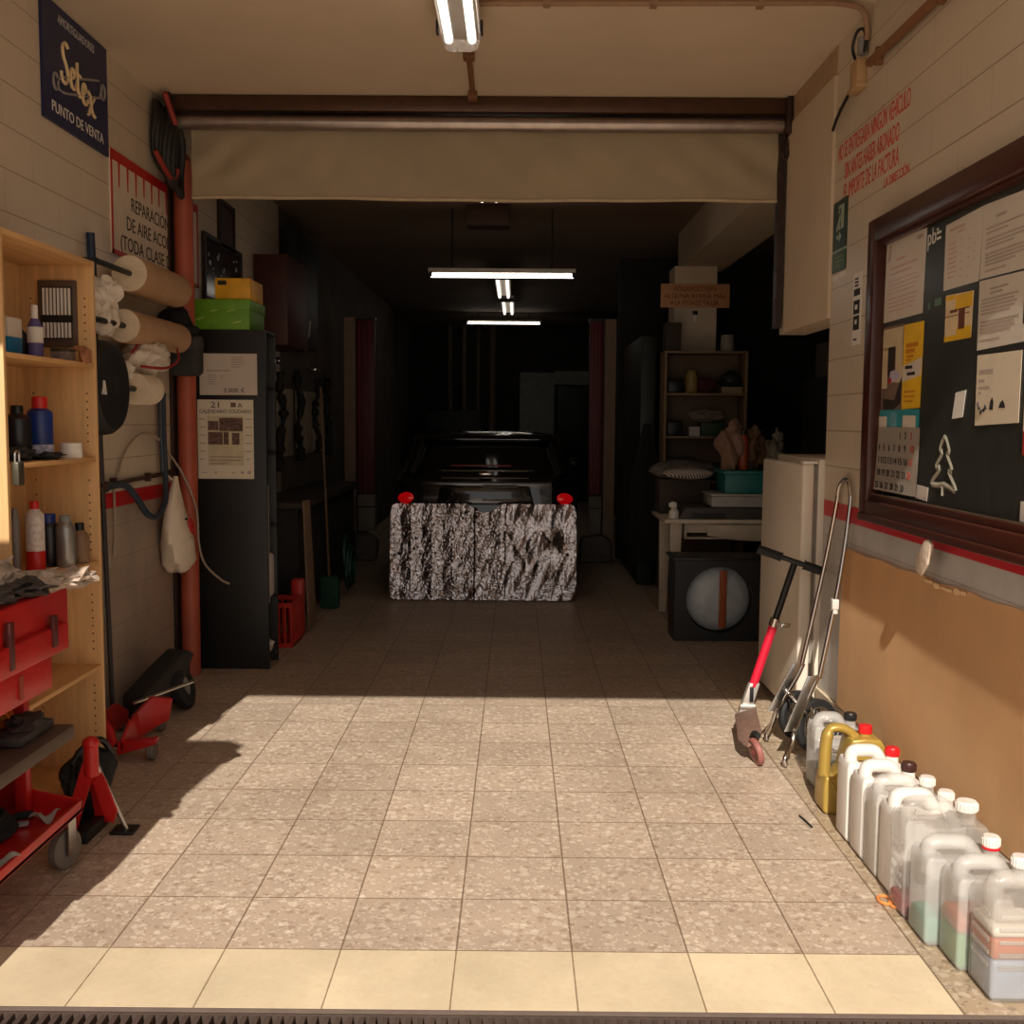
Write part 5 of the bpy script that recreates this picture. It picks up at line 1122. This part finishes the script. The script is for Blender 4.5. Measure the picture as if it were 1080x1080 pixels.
tag(MB().ball((1.70, 9.62, 1.845), 0.10, 0.09, 0.07, 0.1, 3, 3).build('cloth_bundle', M('dark_red_cloth', (70, 26, 28), 0.9), None, (1.7, 9.62, 1.776)), 'dark red bundle on the bookcase upper shelf', 'cloth', 'things on the bookcase')
ob('box', 'cream box at the right of the bookcase upper shelf, under a dark helmet', 'box', 1.82, 2.0, 9.54, 9.72, 1.776, 1.835, M('cream_box', (150, 130, 104), 0.7))
tag(MB().ball((1.91, 9.63, 1.90), 0.095, 0.09, 0.075, 0.08, 3, 6).build('helmet', M('dark_green_shell', (26, 32, 26), 0.5), None, (1.91, 9.63, 1.836)), 'dark rounded helmet on the cream box, bookcase upper shelf', 'helmet', 'things on the bookcase')
ob('box', 'black box at the left of the bookcase middle shelf', 'box', 1.34, 1.48, 9.55, 9.75, 1.396, 1.53, m_black, 0.02)
ob('carton', 'small white carton on the bookcase middle shelf', 'carton', 1.54, 1.63, 9.53, 9.62, 1.396, 1.48, M('white_carton', (190, 184, 172), 0.7), 0.002)
ob('box', 'dark green box on the bookcase middle shelf', 'box', 1.64, 1.86, 9.54, 9.74, 1.396, 1.52, M('dark_green_box', (38, 62, 34), 0.6))
tag(MB().ball((1.72, 9.68, 1.575), 0.14, 0.06, 0.05, 0.2, 3, 5).build('cloth_bundle', M('greyish_cloth', (128, 112, 98), 0.9), None, (1.72, 9.68, 1.52)), 'pale bundle on top of the dark green box, bookcase middle shelf', 'cloth', 'things on the bookcase')
can('jar', 'white pot standing on top of the bookcase at the right', 1.88, 9.66, 2.146, 0.06, 0.15, M('grey_white_pot', (150, 140, 128), 0.6), M('grey_white_pot', (150, 140, 128), 0.6), 0.95, group='things on the bookcase', cat='pot')
ob('box', 'brown box on top of the bookcase at the left', 'box', 1.32, 1.46, 9.6, 9.8, 2.146, 2.40, M('dark_brown_card', (66, 54, 46), 0.8))
for i, (x0, x1, z, hh, m_, lab) in enumerate(((1.34, 1.6, 1.0, .2, m_dkgrey, 'dark box on the lower shelf of the bookcase, left'), (1.62, 1.95, 1.0, .15, m_black, 'low black box on the lower shelf of the bookcase, right'), (1.34, 1.7, 0.57, .25, M('grey_box', (96, 90, 84), 0.7), 'grey box near the foot of the bookcase'))):
    ob('box', lab, 'box', x0, x1, 9.53, 9.78, z, z + hh, m_)
# notice on the pillar
pn = thing('wall_sign', 'cream three line notice in Spanish fixed across the cream pillar', 'sign', (1.63, 9.94, 2.5))
fr = Frame((1.315, 9.949, 2.565), 'F')
fr.box(MB(), 0, 0.63, 0, 0.215, 0, 0.012, 0.002).build('panel', M('sign_cream', (206, 150, 104), 0.6), pn)
m_st = M('sign_brown_letters', (112, 50, 28), 0.7)
text(fr, 'ROGAMOS DEJEN', 0.12, 0.148, 0.062, m_st, pn, width=0.38, c=0.012)
text(fr, 'ALGUNA AVERÍA MÁS', 0.03, 0.085, 0.062, m_st, pn, width=0.56, c=0.012)
text(fr, 'A LA VISTA DE TALLER', 0.09, 0.025, 0.062, m_st, pn, width=0.44, c=0.012)
sw = thing('wall_hook', 'small dark bracket with a white tag on the pillar under the notice', 'bracket', (1.63, 9.94, 2.42))
MB().box(1.61, 1.655, 9.93, 9.95, 2.50, 2.535, 0.004).build('hook', m_black, sw)
MB().box(1.62, 1.645, 9.935, 9.95, 2.435, 2.50, 0.003).build('tag', m_white, sw)
# dark things in the side bay
ob('storage_cabinet', 'dark tall cabinet in the side bay beyond the fridge', 'cabinet', 2.55, 3.3, 8.9, 9.6, 0, 1.9, m_dark_wall, 0.01, None)
ob('carton', 'grey carton standing on the dark cabinet top in the side bay', 'carton', 2.6, 3.0, 9.0, 9.4, 1.9, 2.2, M('grey_box', (96, 90, 84), 0.7), 0.004, None)
# dark coats left of the bookcase
def coat(label, x, y, ztop, zbot, w, d, mat, seed, name='work_coat', cat='coat'):
    rr = random.Random(seed); rings = []
    for k in range(9):
        t = k / 8; z = ztop + (zbot - ztop) * t; hw = w * (0.22 + 0.78 * min(1, t * 2.2)) / 2; rg = []
        for q in range(24):
            a = 2 * PI * q / 24; wob = 1 + 0.12 * math.sin(5 * a + seed + 2 * t)
            rg.append((x + hw * math.cos(a) * wob, y + d / 2 * math.sin(a) * wob * (0.5 + .5 * min(1, 2 * t)), z))
        rings.append(rg)
    return tag(MB().loft(rings).build(name, mat, None, (x, y, zbot)), label, cat)
ob('locker', 'dark tall locker between the rear right post and the bookcase', 'locker', 1.14, 1.28, 9.9, 11.5, 0, 2.3, M('dark_green_metal', (30, 38, 34), 0.5), 0.01, None)
coat('dark green coat hanging left of the bookcase', 1.20, 9.80, 1.5, 0.25, 0.30, 0.20, M('dark_coat_cloth', (24, 26, 24), 0.9), 4)

# ------------------------------------------------------------------ tall black cabinet on the left with cartons and notices
bk = thing('shelf_tower', 'tall black shelf tower seen end-on behind the red pipe', 'shelf unit', (-1.71, 6.55, 0))
m_bk = M('black_cabinet_paint', (27, 27, 26), 0.5, var=0.1)
MB().box(-1.92, -1.495, 6.41, 6.44, 0, 2.045, 0.003).build('side_panel', m_bk, bk)
MB().box(-1.92, -1.495, 6.655, 6.68, 0, 2.045, 0.003).build('side_panel', m_bk, bk)
MB().box(-1.92, -1.91, 6.44, 6.655, 0, 2.04).build('back_panel', m_bk, bk)
for z in (0.05, 0.40, 0.85, 1.3, 1.7, 2.025): MB().box(-1.91, -1.495, 6.44, 6.655, z, z + 0.02, 0.002).build('shelf', m_bk, bk)
MB().box(-1.499, -1.493, 6.438, 6.45, 0.4, 1.12).build('edge_strip', M('pale_edging', (150, 140, 128), 0.5), bk)
wbx = jerrycan(-1.69, 6.46, 0.185, 0.17, 0.34, 'white plastic container on a shelf of the black tower', p_white, c_black); wbx.location.z = 0.42
wbx['group'] = 'containers in the black tower'
tag(MB().ball((-1.56, 6.56, 0.115), 0.06, 0.07, 0.045, 0.2, 3, 4).build('paper_ball', m_paper, None, (-1.56, 6.56, 0.07)), 'white crumpled paper at the foot of the black tower', 'paper')
rc = thing('bottle_crate', 'red plastic bottle crate on the floor beside the black tower', 'crate', (-1.59, 7.2, 0))
c = MB()
for y in (7.04, 7.36):
    c.box(-1.75, -1.48, y - 0.012, y, 0.0, 0.03).box(-1.75, -1.48, y - 0.012, y, 0.27, 0.30)
    for i in range(7): c.box(-1.75 + i * .0425, -1.735 + i * .0425, y - .01, y, 0.03, 0.27)
for x in (-1.75, -1.492):
    c.box(x, x + .012, 7.03, 7.36, 0, .03).box(x, x + .012, 7.03, 7.36, .27, .3)
    for i in range(8): c.box(x, x + .012, 7.035 + i * .043, 7.05 + i * .043, .03, .27)
c.box(-1.75, -1.48, 7.03, 7.36, 0.0, 0.01)
c.build('body', M('red_crate_plastic', (196, 44, 30), 0.45), rc)
tag(MB().box(-1.57, -1.49, 7.42, 7.52, 0.0, 0.40, 0.012).build('fuel_can', M('red_crate_plastic', (196, 44, 30), 0.45), None, (-1.53, 7.47, 0)), 'narrow red can standing behind the red bottle crate', 'can')
cg = thing('carton', 'bright green carton lying on top of the black shelf tower', 'carton', (-1.75, 6.6, 2.046))
MB().box(-1.945, -1.59, 6.42, 6.80, 2.0465, 2.185, 0.003).build('body', M('green_card', (104, 156, 34), 0.5), cg)
MB().box(-1.95, -1.585, 6.415, 6.805, 2.165, 2.225, 0.003).build('lid', M('green_card', (104, 156, 34), 0.5), cg)
d = MB()
fr = Frame((-1.945, 6.419, 2.05), 'F')
for a, b in ((.03, .05), (.12, .10), (.22, .10), (.25, .03)): fr.quad(d, [(a, b), (a + .05, b + .01), (a + .06, b + .022), (a + .012, b + .012)], 0, .001)
d.build('leaf_print', M('pale_green_print', (168, 196, 96), 0.5), cg)
cy = thing('carton', 'yellow carton with a small black mark lying on the green carton', 'carton', (-1.69, 6.55, 2.226))
MB().box(-1.795, -1.585, 6.43, 6.75, 2.2265, 2.35, 0.003).build('body', M('yellow_card', (226, 168, 30), 0.5), cy)
d = MB(); fr = Frame((-1.795, 6.429, 2.2265), 'F'); fr.box(d, .018, .07, .083, .108, 0, .001); d.build('mark', m_blktxt, cy)
pp = thing('notice_sheet', 'white for sale sheet with price on the end of the black tower', 'paper', (-1.71, 6.4, 1.66))
fr = Frame((-1.888, 6.409, 1.66), 'F')
fr.box(MB(), 0, .343, 0, .245, 0, .0015).build('paper', m_paper, pp)
print_lines(fr, [(.19, .27, .225, 5, .014, .006), (.04, .29, .148, 1, .01, .008), (.05, .10, .12, 5, .013, .006), (.12, .15, .115, 2, .013, .005)], m_ink, pp, .0015)
text(fr, '3.000 €', .14, .016, .036, m_blktxt, pp, width=.125, c=.0015)
pc = thing('wall_calendar', 'charity calendar poster with small photos on the end of the black tower', 'calendar', (-1.73, 6.4, 1.16))
fr = Frame((-1.905, 6.409, 1.16), 'F')
fr.box(MB(), 0, .335, 0, .472, 0, .0015).build('paper', M('calendar_paper', (224, 214, 192), 0.7, var=.03), pc)
text(fr, '21', .078, .425, .05, m_blktxt, pc, width=.05, c=.0015)
text(fr, 'A', .24, .425, .042, m_blktxt, pc, width=.03, c=.0015)
text(fr, 'CALENDARIO SOLIDARIO', .012, .392, .032, m_blktxt, pc, width=.31, c=.0015)
d = MB(); fr.box(d, .2, .23, .428, .455, .0015, .002); fr.box(d, .13, .27, .285, .365, .0015, .0022); fr.box(d, .062, .125, .29, .345, .0015, .0022); fr.box(d, .062, .15, .205, .28, .0015, .0022); fr.box(d, .155, .185, .205, .28, .0015, .0022); fr.box(d, .205, .25, .205, .275, .0015, .0022)
d.build('photos', M('photo_print', (104, 78, 66), 0.5, var=.7, scale=70), pc)
fr.box(MB(), .06, .275, .08, .375, .0012, .0017).build('photo_field', M('calendar_field', (206, 194, 160), 0.7), pc)
print_lines(fr, [(.01, .05, .36, 6, .048, .006), (.285, .325, .36, 6, .048, .006), (.07, .27, .135, 3, .02, .008), (.02, .07, .04, 1, .02, .006), (.10, .12, .045, 1, .02, .014), (.2, .23, .04, 1, .02, .006), (.255, .28, .045, 1, .02, .014), (.295, .325, .048, 1, .02, .018)], m_ink, pc, .0018)

# ------------------------------------------------------------------ inner left side
def frame_pic(label, y0, y1, z0, z1, fm, pm, cat='picture', name='wall_picture'):
    t = thing(name, label, cat, (XL, (y0 + y1) / 2, z0)); fr = Frame((XL, y0, z0), 'L'); a, b = y1 - y0, z1 - z0
    f = MB(); w = 0.03
    fr.box(f, 0, a, 0, w, 0, .025); fr.box(f, 0, a, b - w, b, 0, .025); fr.box(f, 0, w, w, b - w, 0, .025); fr.box(f, a - w, a, w, b - w, 0, .025)
    f.build('frame', fm, t); fr.box(MB(), w, a - w, w, b - w, 0, .012).build('picture', pm, t)
    return t, fr
m_bfr = M('dark_frame', (46, 28, 22), 0.5)
frame_pic('small brown panel high on the left wall above the dark picture', 7.24, 7.62, 2.66, 2.98, m_bfr, M('brown_panel', (64, 38, 28), 0.6))
t, fr = frame_pic('dark framed glossy picture on the left wall behind the yellow carton', 6.87, 7.8, 2.27, 2.70, m_bfr, M('dark_glossy_picture', (44, 44, 50), 0.12))
d = MB(); rr = random.Random(4)
for i in range(16):
    a, b = rr.uniform(.08, .85), rr.uniform(.15, .38); d.box(XL + .012, XL + .0135, 6.87 + a, 6.87 + a + rr.uniform(.01, .05), 2.27 + b, 2.27 + b + rr.uniform(.008, .03))
d.build('specks', M('picture_specks', (176, 172, 170), 0.5), t)
ob('wall_cupboard', 'dark reddish brown wall cupboard above the tool bench on the left', 'cupboard', -1.995, -1.74, 8.2, 9.0, 2.08, 2.76, M('dark_mahogany', (74, 34, 24), 0.5), 0.006, None)
fp = thing('wall_panel', 'dark panel with a pale scribble on the left wall past the cupboard', 'panel', (XL, 9.6, 2.3))
MB().box(XL, -1.86, 9.15, 10.1, 2.15, 3.12, .01).build('panel', M('dark_slate_panel', (36, 36, 34), 0.5), fp)
fr = Frame((-1.858, 9.2, 2.2), 'L')
MB().tube([fr.p(.2, .02, .003), fr.p(.3, .16, .003), fr.p(.38, .18, .003), fr.p(.3, .06, .003), fr.p(.42, .05, .003), fr.p(.5, .2, .003)], 0.010, 6).build('scribble', M('pale_scribble', (180, 176, 170), 0.5), fp)
wbh = thing('tool_bench', 'long dark tool bench along the left wall behind the black tower', 'bench', (-1.75, 9.4, 0))
MB().box(-1.98, -1.55, 7.8, 10.6, 0.86, 0.91, .006).build('bench_top', M('oily_bench', (58, 48, 40), 0.6, var=.3), wbh)
MB().box(-1.97, -1.60, 7.85, 10.55, 0.06, 0.86, .006).build('bench_body', M('bench_dark', (40, 37, 34), 0.7, var=.2), wbh)
wp = thing('backboard', 'row of grimy pale boards on the left wall above the tool bench', 'board', (XL, 9.4, 1.0))
for i, (y0, y1) in enumerate(((8.1, 8.8), (8.9, 9.5), (9.7, 10.4), (10.5, 11.1))):
    MB().box(XL + .002, -1.975, y0, y1, 1.2, 1.78, .003).build('panel', M('grimy_board', (176, 160, 140), 0.7, var=.25, scale=5), wp)
def hang(label, y, z0, z1, w, mat, seed, name='hanging_tool', cat='tool'):
    m_ = MB(); rr = random.Random(seed)
    m_.tube(smooth_path([(-1.94 + rr.uniform(-.02, .03), y + rr.uniform(-w, w), z1 + (z0 - z1) * k / 6) for k in range(7)], 4), [rr.uniform(.015, .05) for _ in range(25)], 8)
    return tag(m_.build(name, mat, None, (-1.94, y, z0)), label, cat, 'dark tools hanging over the bench')
for i, (y, a, b) in enumerate(((7.9, 1.15, 1.95), (8.35, 1.25, 2.0), (8.85, 1.1, 1.9), (9.6, 1.15, 1.95), (10.45, 1.2, 1.9), (11.1, 1.15, 1.95))):
    hang('dark tool hanging over the bench on the left wall', y, a, b, .05, m_rubber, 40 + i)
br_ = thing('broom', 'pale broom stick standing against the tool bench on the left', 'broom', (-1.6, 8.6, 0))
MB().cyl((-1.50, 8.55, .25), (-1.57, 8.62, 1.78), .010, seg=10).build('handle', M('pale_stick', (110, 86, 64), 0.6), br_)
MB().box(-1.57, -1.42, 8.5, 8.6, 0.0, 0.26, .02).build('bristles', M('green_bristles', (28, 70, 54), 0.8), br_)
for i, (x, y, z, lab) in enumerate(((-1.93, 8.6, 1.96, 'nearer'), (-1.93, 10.3, 1.98, 'farther'))):
    hk = MB(); hk.box(-2.0, -1.90, y - .1, y + .12, z, z + .025, .004); hk.cyl((-1.93, y, z + .025), (-1.93, y + .12, z + .05), .014, seg=10)
    tag(hk.build('lamp_bracket', m_chrome, None, (-1.95, y, z)), lab + ' bright metal bracket on the left wall above the bench boards', 'bracket')
gc = MB()
for i in range(6):
    gc.tube([(-1.44 + .03 * math.sin(i), 9.2 + (.16 - .008 * i) * math.cos(q * PI / 10), .2 + .035 * i + (.15) * math.sin(q * PI / 10) * .9) for q in range(20)], .016, 7, True)
tag(gc.build('hose_coil', M('dark_green_hose', (20, 66, 52), 0.5), None, (-1.44, 9.2, 0)), 'dark green hose coiled at the foot of the tool bench', 'hose')
tag(MB().ball((-1.78, 10.95, .30), .13, .14, .30, .10, 4, 13).build('sack', M('dull_brown_sack', (84, 68, 54), 0.9), None, (-1.78, 10.95, 0)), 'dull brown sack standing at the far end of the tool bench', 'sack')
bd_ = MB(); bd_.prism([(0, 0), (.10, 0.06), (.02, .95), (-.06, .95)], (-1.48, 7.55, 0.0), (.35, 1, 0), (0, 0, 1), (.012, 0, 0), .002)
tag(bd_.build('board_offcut', M('pale_brown_board', (128, 104, 82), 0.7), None, (-1.48, 7.55, 0)), 'narrow pale board leaning beside the black tower', 'board')

# ------------------------------------------------------------------ rear doorway: red leaves, pale blocks
m_dred = M('dark_red_paint', (92, 22, 22), 0.5, var=.15)
for lab, x0, x1 in (('left', -1.745, -1.545), ('right', .79, .94)):
    dl = thing('sliding_gate', 'dark red gate leaf beside the %s rear post' % lab, 'gate', ((x0 + x1) / 2, 11.75, .715))
    MB().box(x0, x1, 11.72, 11.80, .715, 2.60, .006).build('leaf', m_dred, dl)
    for i in range(3): MB().box(x0 + .03 + i * (x1 - x0 - .06) / 2.6, x0 + .045 + i * (x1 - x0 - .06) / 2.6, 11.705, 11.72, .72, 2.59).build('rib', M('deep_red_rib', (120, 24, 24), 0.5), dl)
    MB().box(x0 - .01, x1 + .01, 11.70, 11.82, 2.6, 2.62).build('track', m_black, dl)
    bl = thing('pale_block', 'pale painted block standing under the %s red gate leaf' % lab, 'block', ((x0 + x1) / 2, 11.76, 0))
    MB().box(x0 + .01, x1, 11.70, 11.84, .30, .70, .008).build('upper_block', M('dull_pale_block', (140, 130, 118), 0.7), bl)
    MB().box(x0, x1, 11.69, 11.86, .56, .575).build('groove', m_black, bl)
    MB().prism([(0, 0), (.34, 0), (.36, .22), (.25, .30), (.02, .27)], (x0 - .1, 11.44, 0), (1, 0, 0), (0, 0, 1), (0, .22, 0), .03).build('foot_stone', M('grey_stone', (112, 106, 98), 0.8, var=.2), bl)
# far back wall things
ob('rear_door', 'pale panel on the back wall above the car roof', 'panel',   .06, .71, 20.12, 20.195, 0.0, 2.42, M('pale_grey_panel', (150, 152, 142), 0.7), 0.01, None)
ob('rear_lintel', 'pale band beside the pale panel on the back wall', 'panel', .71, 1.5, 20.13, 20.2, 2.20, 2.45, M('pale_grey_panel', (150, 152, 142), 0.7), 0.01, None)
for i, (x, w, lab) in enumerate(((-.98, .05, 'leftmost'), (-.72, .04, 'second'), (-.45, .06, 'third'), (-1.25, .05, 'hidden'))):
    tag(MB().cyl((x, 20.1, 0), (x, 20.1, 3.28), w, seg=16).build('service_pipe', M('dull_brown_pipe', (112, 92, 68), 0.6), None, (x, 20.1, 0)), 'dull vertical pipe on the back wall left of the pale panel', 'pipe', 'pipes on the back wall')
ob('machine', 'dark tall machine against the back wall', 'machine', -1.6, -.6, 18.6, 19.6, 0, 1.7, M('dark_machine', (34, 36, 34), 0.5), .04, None)
ob('wall_cabinet', 'dark green cabinet high on the back wall at the right', 'cabinet', .75, 1.55, 19.6, 20.1, 1.0, 2.15, M('dark_green_metal', (30, 38, 34), 0.5), .02, None)

# ------------------------------------------------------------------ car with foil sunshade against its tail
car = thing('car', 'dark hatchback parked in the garage with its tail to the street', 'car', (-0.26, 10.9, 0))
m_paint = M('black_green_car_paint', (10, 15, 16), 0.16, 0.2, var=0.05, coat=0.8)
m_glass = M('dark_car_glass', (8, 9, 10), 0.06, var=0.0, coat=0.3)
XC = -0.262
def level(z, yr, yf, hw, rr_, rf, bow=0.05, n=10):
    """closed plan outline at height z: rear at yr, front at yf, half width hw, corner radii, bowed ends"""
    pts = []
    def arc(cx, cy, r, a0, a1):
        for i in range(n + 1):
            a = a0 + (a1 - a0) * i / n
            pts.append([cx + r * math.cos(a), cy + r * math.sin(a)])
    arc(hw - rr_, yr + rr_, rr_, -PI / 2, 0); arc(hw - rf, yf - rf, rf, 0, PI / 2)
    arc(-hw + rf, yf - rf, rf, PI / 2, PI); arc(-hw + rr_, yr + rr_, rr_, PI, 1.5 * PI)
    for p in pts:
        k = 1 - (p[0] / hw) ** 2
        if p[1] < (yr + yf) / 2: p[1] -= bow * k * max(0, 1 - (p[1] - yr) / max(rr_, .01)) if p[1] < yr + rr_ + .001 else 0
    return [(XC + p[0], p[1], z) for p in pts]
LV = [(0.20, 9.17, 12.70, .70, .22, .3), (0.24, 9.10, 12.78, .765, .25, .35), (0.36, 9.07, 12.82, .79, .26, .38), (0.52, 9.075, 12.82, .80, .26, .38), (0.565, 9.12, 12.80, .80, .25, .38),
      (0.60, 9.14, 12.78, .805, .25, .38), (0.74, 9.15, 12.70, .81, .25, .40), (0.86, 9.165, 12.40, .81, .25, .5), (0.95, 9.185, 11.95, .80, .24, .6), (1.00, 9.175, 11.75, .79, .24, .6),
      (1.035, 9.195, 11.66, .78, .24, .6), (1.05, 9.20, 11.60, .77, .24, .6)]
GL = [(1.05, 9.205, 11.60, .755, .22, .5), (1.12, 9.25, 11.45, .73, .22, .5), (1.24, 9.33, 11.2, .685, .22, .5), (1.335, 9.39, 11.0, .64, .22, .5)]
RF = [(1.335, 9.375, 11.02, .65, .2, .5), (1.355, 9.33, 11.0, .655, .2, .5), (1.375, 9.345, 10.95, .64, .2, .5), (1.40, 9.45, 10.85, .58, .25, .5), (1.425, 9.7, 10.6, .42, .3, .4), (1.43, 9.95, 10.3, .2, .15, .15)]
MB().loft([level(*l) for l in LV]).build('body', m_paint, car, angle=40)
MB().loft([level(*l) for l in GL]).build('windows', m_glass, car, angle=40)
MB().loft([level(*l) for l in RF]).build('roof', m_paint, car, angle=50)
for s in (-1, 1):
    for y0, z0, y1, z1, w in ((9.24, 1.05, 9.42, 1.34, .06), (9.26, 1.05, 9.46, 1.34, .05)):
        pass
    p = MB(); p.tube([(XC + s * .66, 9.235, 1.045), (XC + s * .60, 9.33, 1.2), (XC + s * .56, 9.40, 1.345)], [.055, .05, .045], 10); p.build('rear_pillar', m_paint, car)
    p = MB(); p.tube([(XC + s * .752, 10.35, 1.05), (XC + s * .64, 10.35, 1.345)], .03, 8); p.build('door_pillar', m_paint, car)
# tailgate creases, spoiler, lights, wiper
MB().box(XC - .42, XC + .42, 9.115, 9.16, 1.085, 1.10, .005).build('wiper', m_black, car)
mb = MB(); mb.tube([(XC - .36 + .72 * k / 12, 9.118 - .006 * math.sin(PI * k / 12), 1.093) for k in range(13)], .006, 8); mb.build('upper_crease_glint', m_chrome, car)  # chrome line stands in for lamp glint on a tailgate crease
mb = MB(); mb.tube([(XC - .37 + .74 * k / 12, 9.128 - .01 * math.sin(PI * k / 12), 1.032) for k in range(13)], .007, 8); mb.build('lower_crease_glint', m_chrome, car)  # second crease highlight, modelled as a chrome line
MB().box(XC - .055, XC + .055, 9.112, 9.13, 1.052, 1.078, .008).build('badge', m_chrome, car)
mb = MB(); mb.prism([(-.42, 0), (.42, 0), (.38, .16), (-.38, .16)], (XC, 9.115, .80), (1, 0, 0), (0, 0.05, 1), (0, .03, 0), .012); mb.build('plate_recess', m_paint, car)
for z in (.955, .845):
    mb = MB(); mb.tube([(XC - .02 + .30 * k / 8, 9.108, z) for k in range(9)], .007, 8); mb.build('side_crease_glint', m_steel, car)  # steel strips in place of lamp highlights on the right-hand creases
MB().box(XC - .3, XC + .22, 9.19, 9.215, 1.125, 1.14, .004).build('brake_light', M('brake_light_red', (120, 14, 14), 0.3), car)
m_tail = M('tail_light_red', (200, 10, 14), 0.15, coat=0.5, emit=(230, 8, 16), estr=0.22, var=0.05)  # faint glow stands in for outside light thrown back by the lenses
for s in (-1, 1):
    MB().ball((XC + s * .655, 9.20, .85), .10, .055, .055, 0, 4).build('tail_light', m_tail, car)
MB().box(XC - .78, XC + .78, 9.06, 9.2, .30, .52, .06, 4).build('rear_bumper', M('black_bumper', (18, 18, 18), 0.5), car)
for s in (-1, 1):
    for y in (9.75, 12.1):
        c_ = V((XC + s * .70, y, .29))
        wheel(car, c_, V((s, 0, 0)), .29, .19, m_rubber, m_steel, 'wheel', 6)
    MB().ball((XC + s * .87, 11.2, 1.08), .08, .05, .06, 0, 3).build('door_mirror', m_black, car)
    MB().box(XC + s * .80 - .012, XC + s * .80 + .012, 10.1, 11.6, .22, .28, .01).build('sill', m_black, car)

shd = thing('foil_sunshade', 'crinkled silver foil windscreen shade propped against the tail of the car', 'sunshade', (-0.30, 8.98, 0))
def shade(x0, x1, left):
    cols = []
    NU, NV = 76, 84; rj = random.Random(3 if left else 4)
    JT = [[rj.gauss(0, 1) for _ in range(NV + 2)] for _ in range(NU + 2)]
    def f(u, v):
        x = x0 + (x1 - x0) * u
        top = 0.805
        # dip for the mirror at the middle of the shade
        q = (x - (-0.262)) / 0.165
        if abs(q) < 1: top -= 0.075 * (0.5 + 0.5 * math.cos(PI * q)) ** .7
        e = min(u, 1) if left else 1 - u
        rnd = 0.06
        if e * (x1 - x0) < rnd:
            d_ = rnd - e * (x1 - x0); top -= rnd - math.sqrt(max(0, rnd * rnd - d_ * d_))
            bot = rnd - math.sqrt(max(0, rnd * rnd - d_ * d_))
        else: bot = 0.0
        z = 0.012 + bot + (top - bot) * v
        pl = abs(((u * 4) % 1) - .5) * 2
        y = 8.925 + 0.10 * v - 0.014 * pl + 0.004 * math.sin(5 * z + 7 * x) + 0.0012 * math.sin(19 * z + 43 * x) + 0.001 * math.sin(87 * x - 31 * z)
        smooth_part = (not left) and u > .30
        y += JT[round(u * NU)][round(v * NV)] * (0.0007 if smooth_part else 0.0011)
        if smooth_part: y += 0.014 * (abs(math.sin(8 * (u + .7 * v))) - .5) * math.sin(PI * min(1, 1.3 * (1 - v))) + .008 * (abs(math.sin(13 * u - 9 * v + 2)) - .5)
        return V((x, y, z))
    return MB().grid(f, NU, NV, 0.004)
m_foil = foil('crinkled_foil')
shade(-1.058, -0.352, True).build('panel', m_foil, shd, angle=1)
shade(-0.338, 0.515, False).build('panel', m_foil, shd, angle=1)
MB().grid(lambda u, v: V((-0.358 + .026 * u, 8.925 + .1 * v - .002, .012 + .775 * v)), 2, 8, .003).build('seam_tape', M('dark_seam', (54, 46, 46), 0.6), shd)
for x in (-0.98, 0.44):
    MB().ball((x, 8.945, .40), .014, .008, .014, 0, 2).build('eyelet', m_black, shd)

# ------------------------------------------------------------------ light
sun = bpy.data.lights.new('sun', 'SUN'); so = bpy.data.objects.new('sun', sun); C.objects.link(so)
d = V((0.100, 1.0, -0.787)).normalized(); so.rotation_euler = d.to_track_quat('-Z', 'Y').to_euler(); so.location = (0, -4, 6)
sun.energy = 4.6; sun.angle = math.radians(0.6); sun.color = (1.0, 0.93, 0.83)
w = bpy.data.worlds.new('World'); bpy.context.scene.world = w; w.use_nodes = True
bgn = w.node_tree.nodes['Background']; bgn.inputs[0].default_value = (1.0, 0.95, 0.90, 1); bgn.inputs[1].default_value = 0.65

# ------------------------------------------------------------------ camera
p, yaw, roll = 0.0851234, -0.0033831, 0.0074359
cp, sp_, cy_, sy_, cr_, sr_ = math.cos(p), math.sin(p), math.cos(yaw), math.sin(yaw), math.cos(roll), math.sin(roll)
fwd = V((sy_ * cp, cy_ * cp, -sp_)); rt = V((cy_, -sy_, 0)); upv = rt.cross(fwd)
r2 = rt * cr_ + upv * sr_; u2 = -rt * sr_ + upv * cr_
cam = bpy.data.cameras.new('camera'); co_ = bpy.data.objects.new('camera', cam); C.objects.link(co_)
mw = Matrix((r2, u2, -fwd)).transposed().to_4x4(); mw.translation = (0, 0, 1.52); co_.matrix_world = mw
cam.sensor_width = 36; cam.lens = 1128.37 / 1080 * 36; cam.clip_start = 0.05
sc_ = bpy.context.scene; sc_.camera = co_
vs = sc_.view_settings; vs.view_transform = 'Standard'; vs.look = 'None'; vs.gamma = 1.0; vs.use_curve_mapping = False; vs.exposure = 0.22
sc_.cycles.max_bounces = 8; sc_.cycles.diffuse_bounces = 5; sc_.cycles.transparent_max_bounces = 12
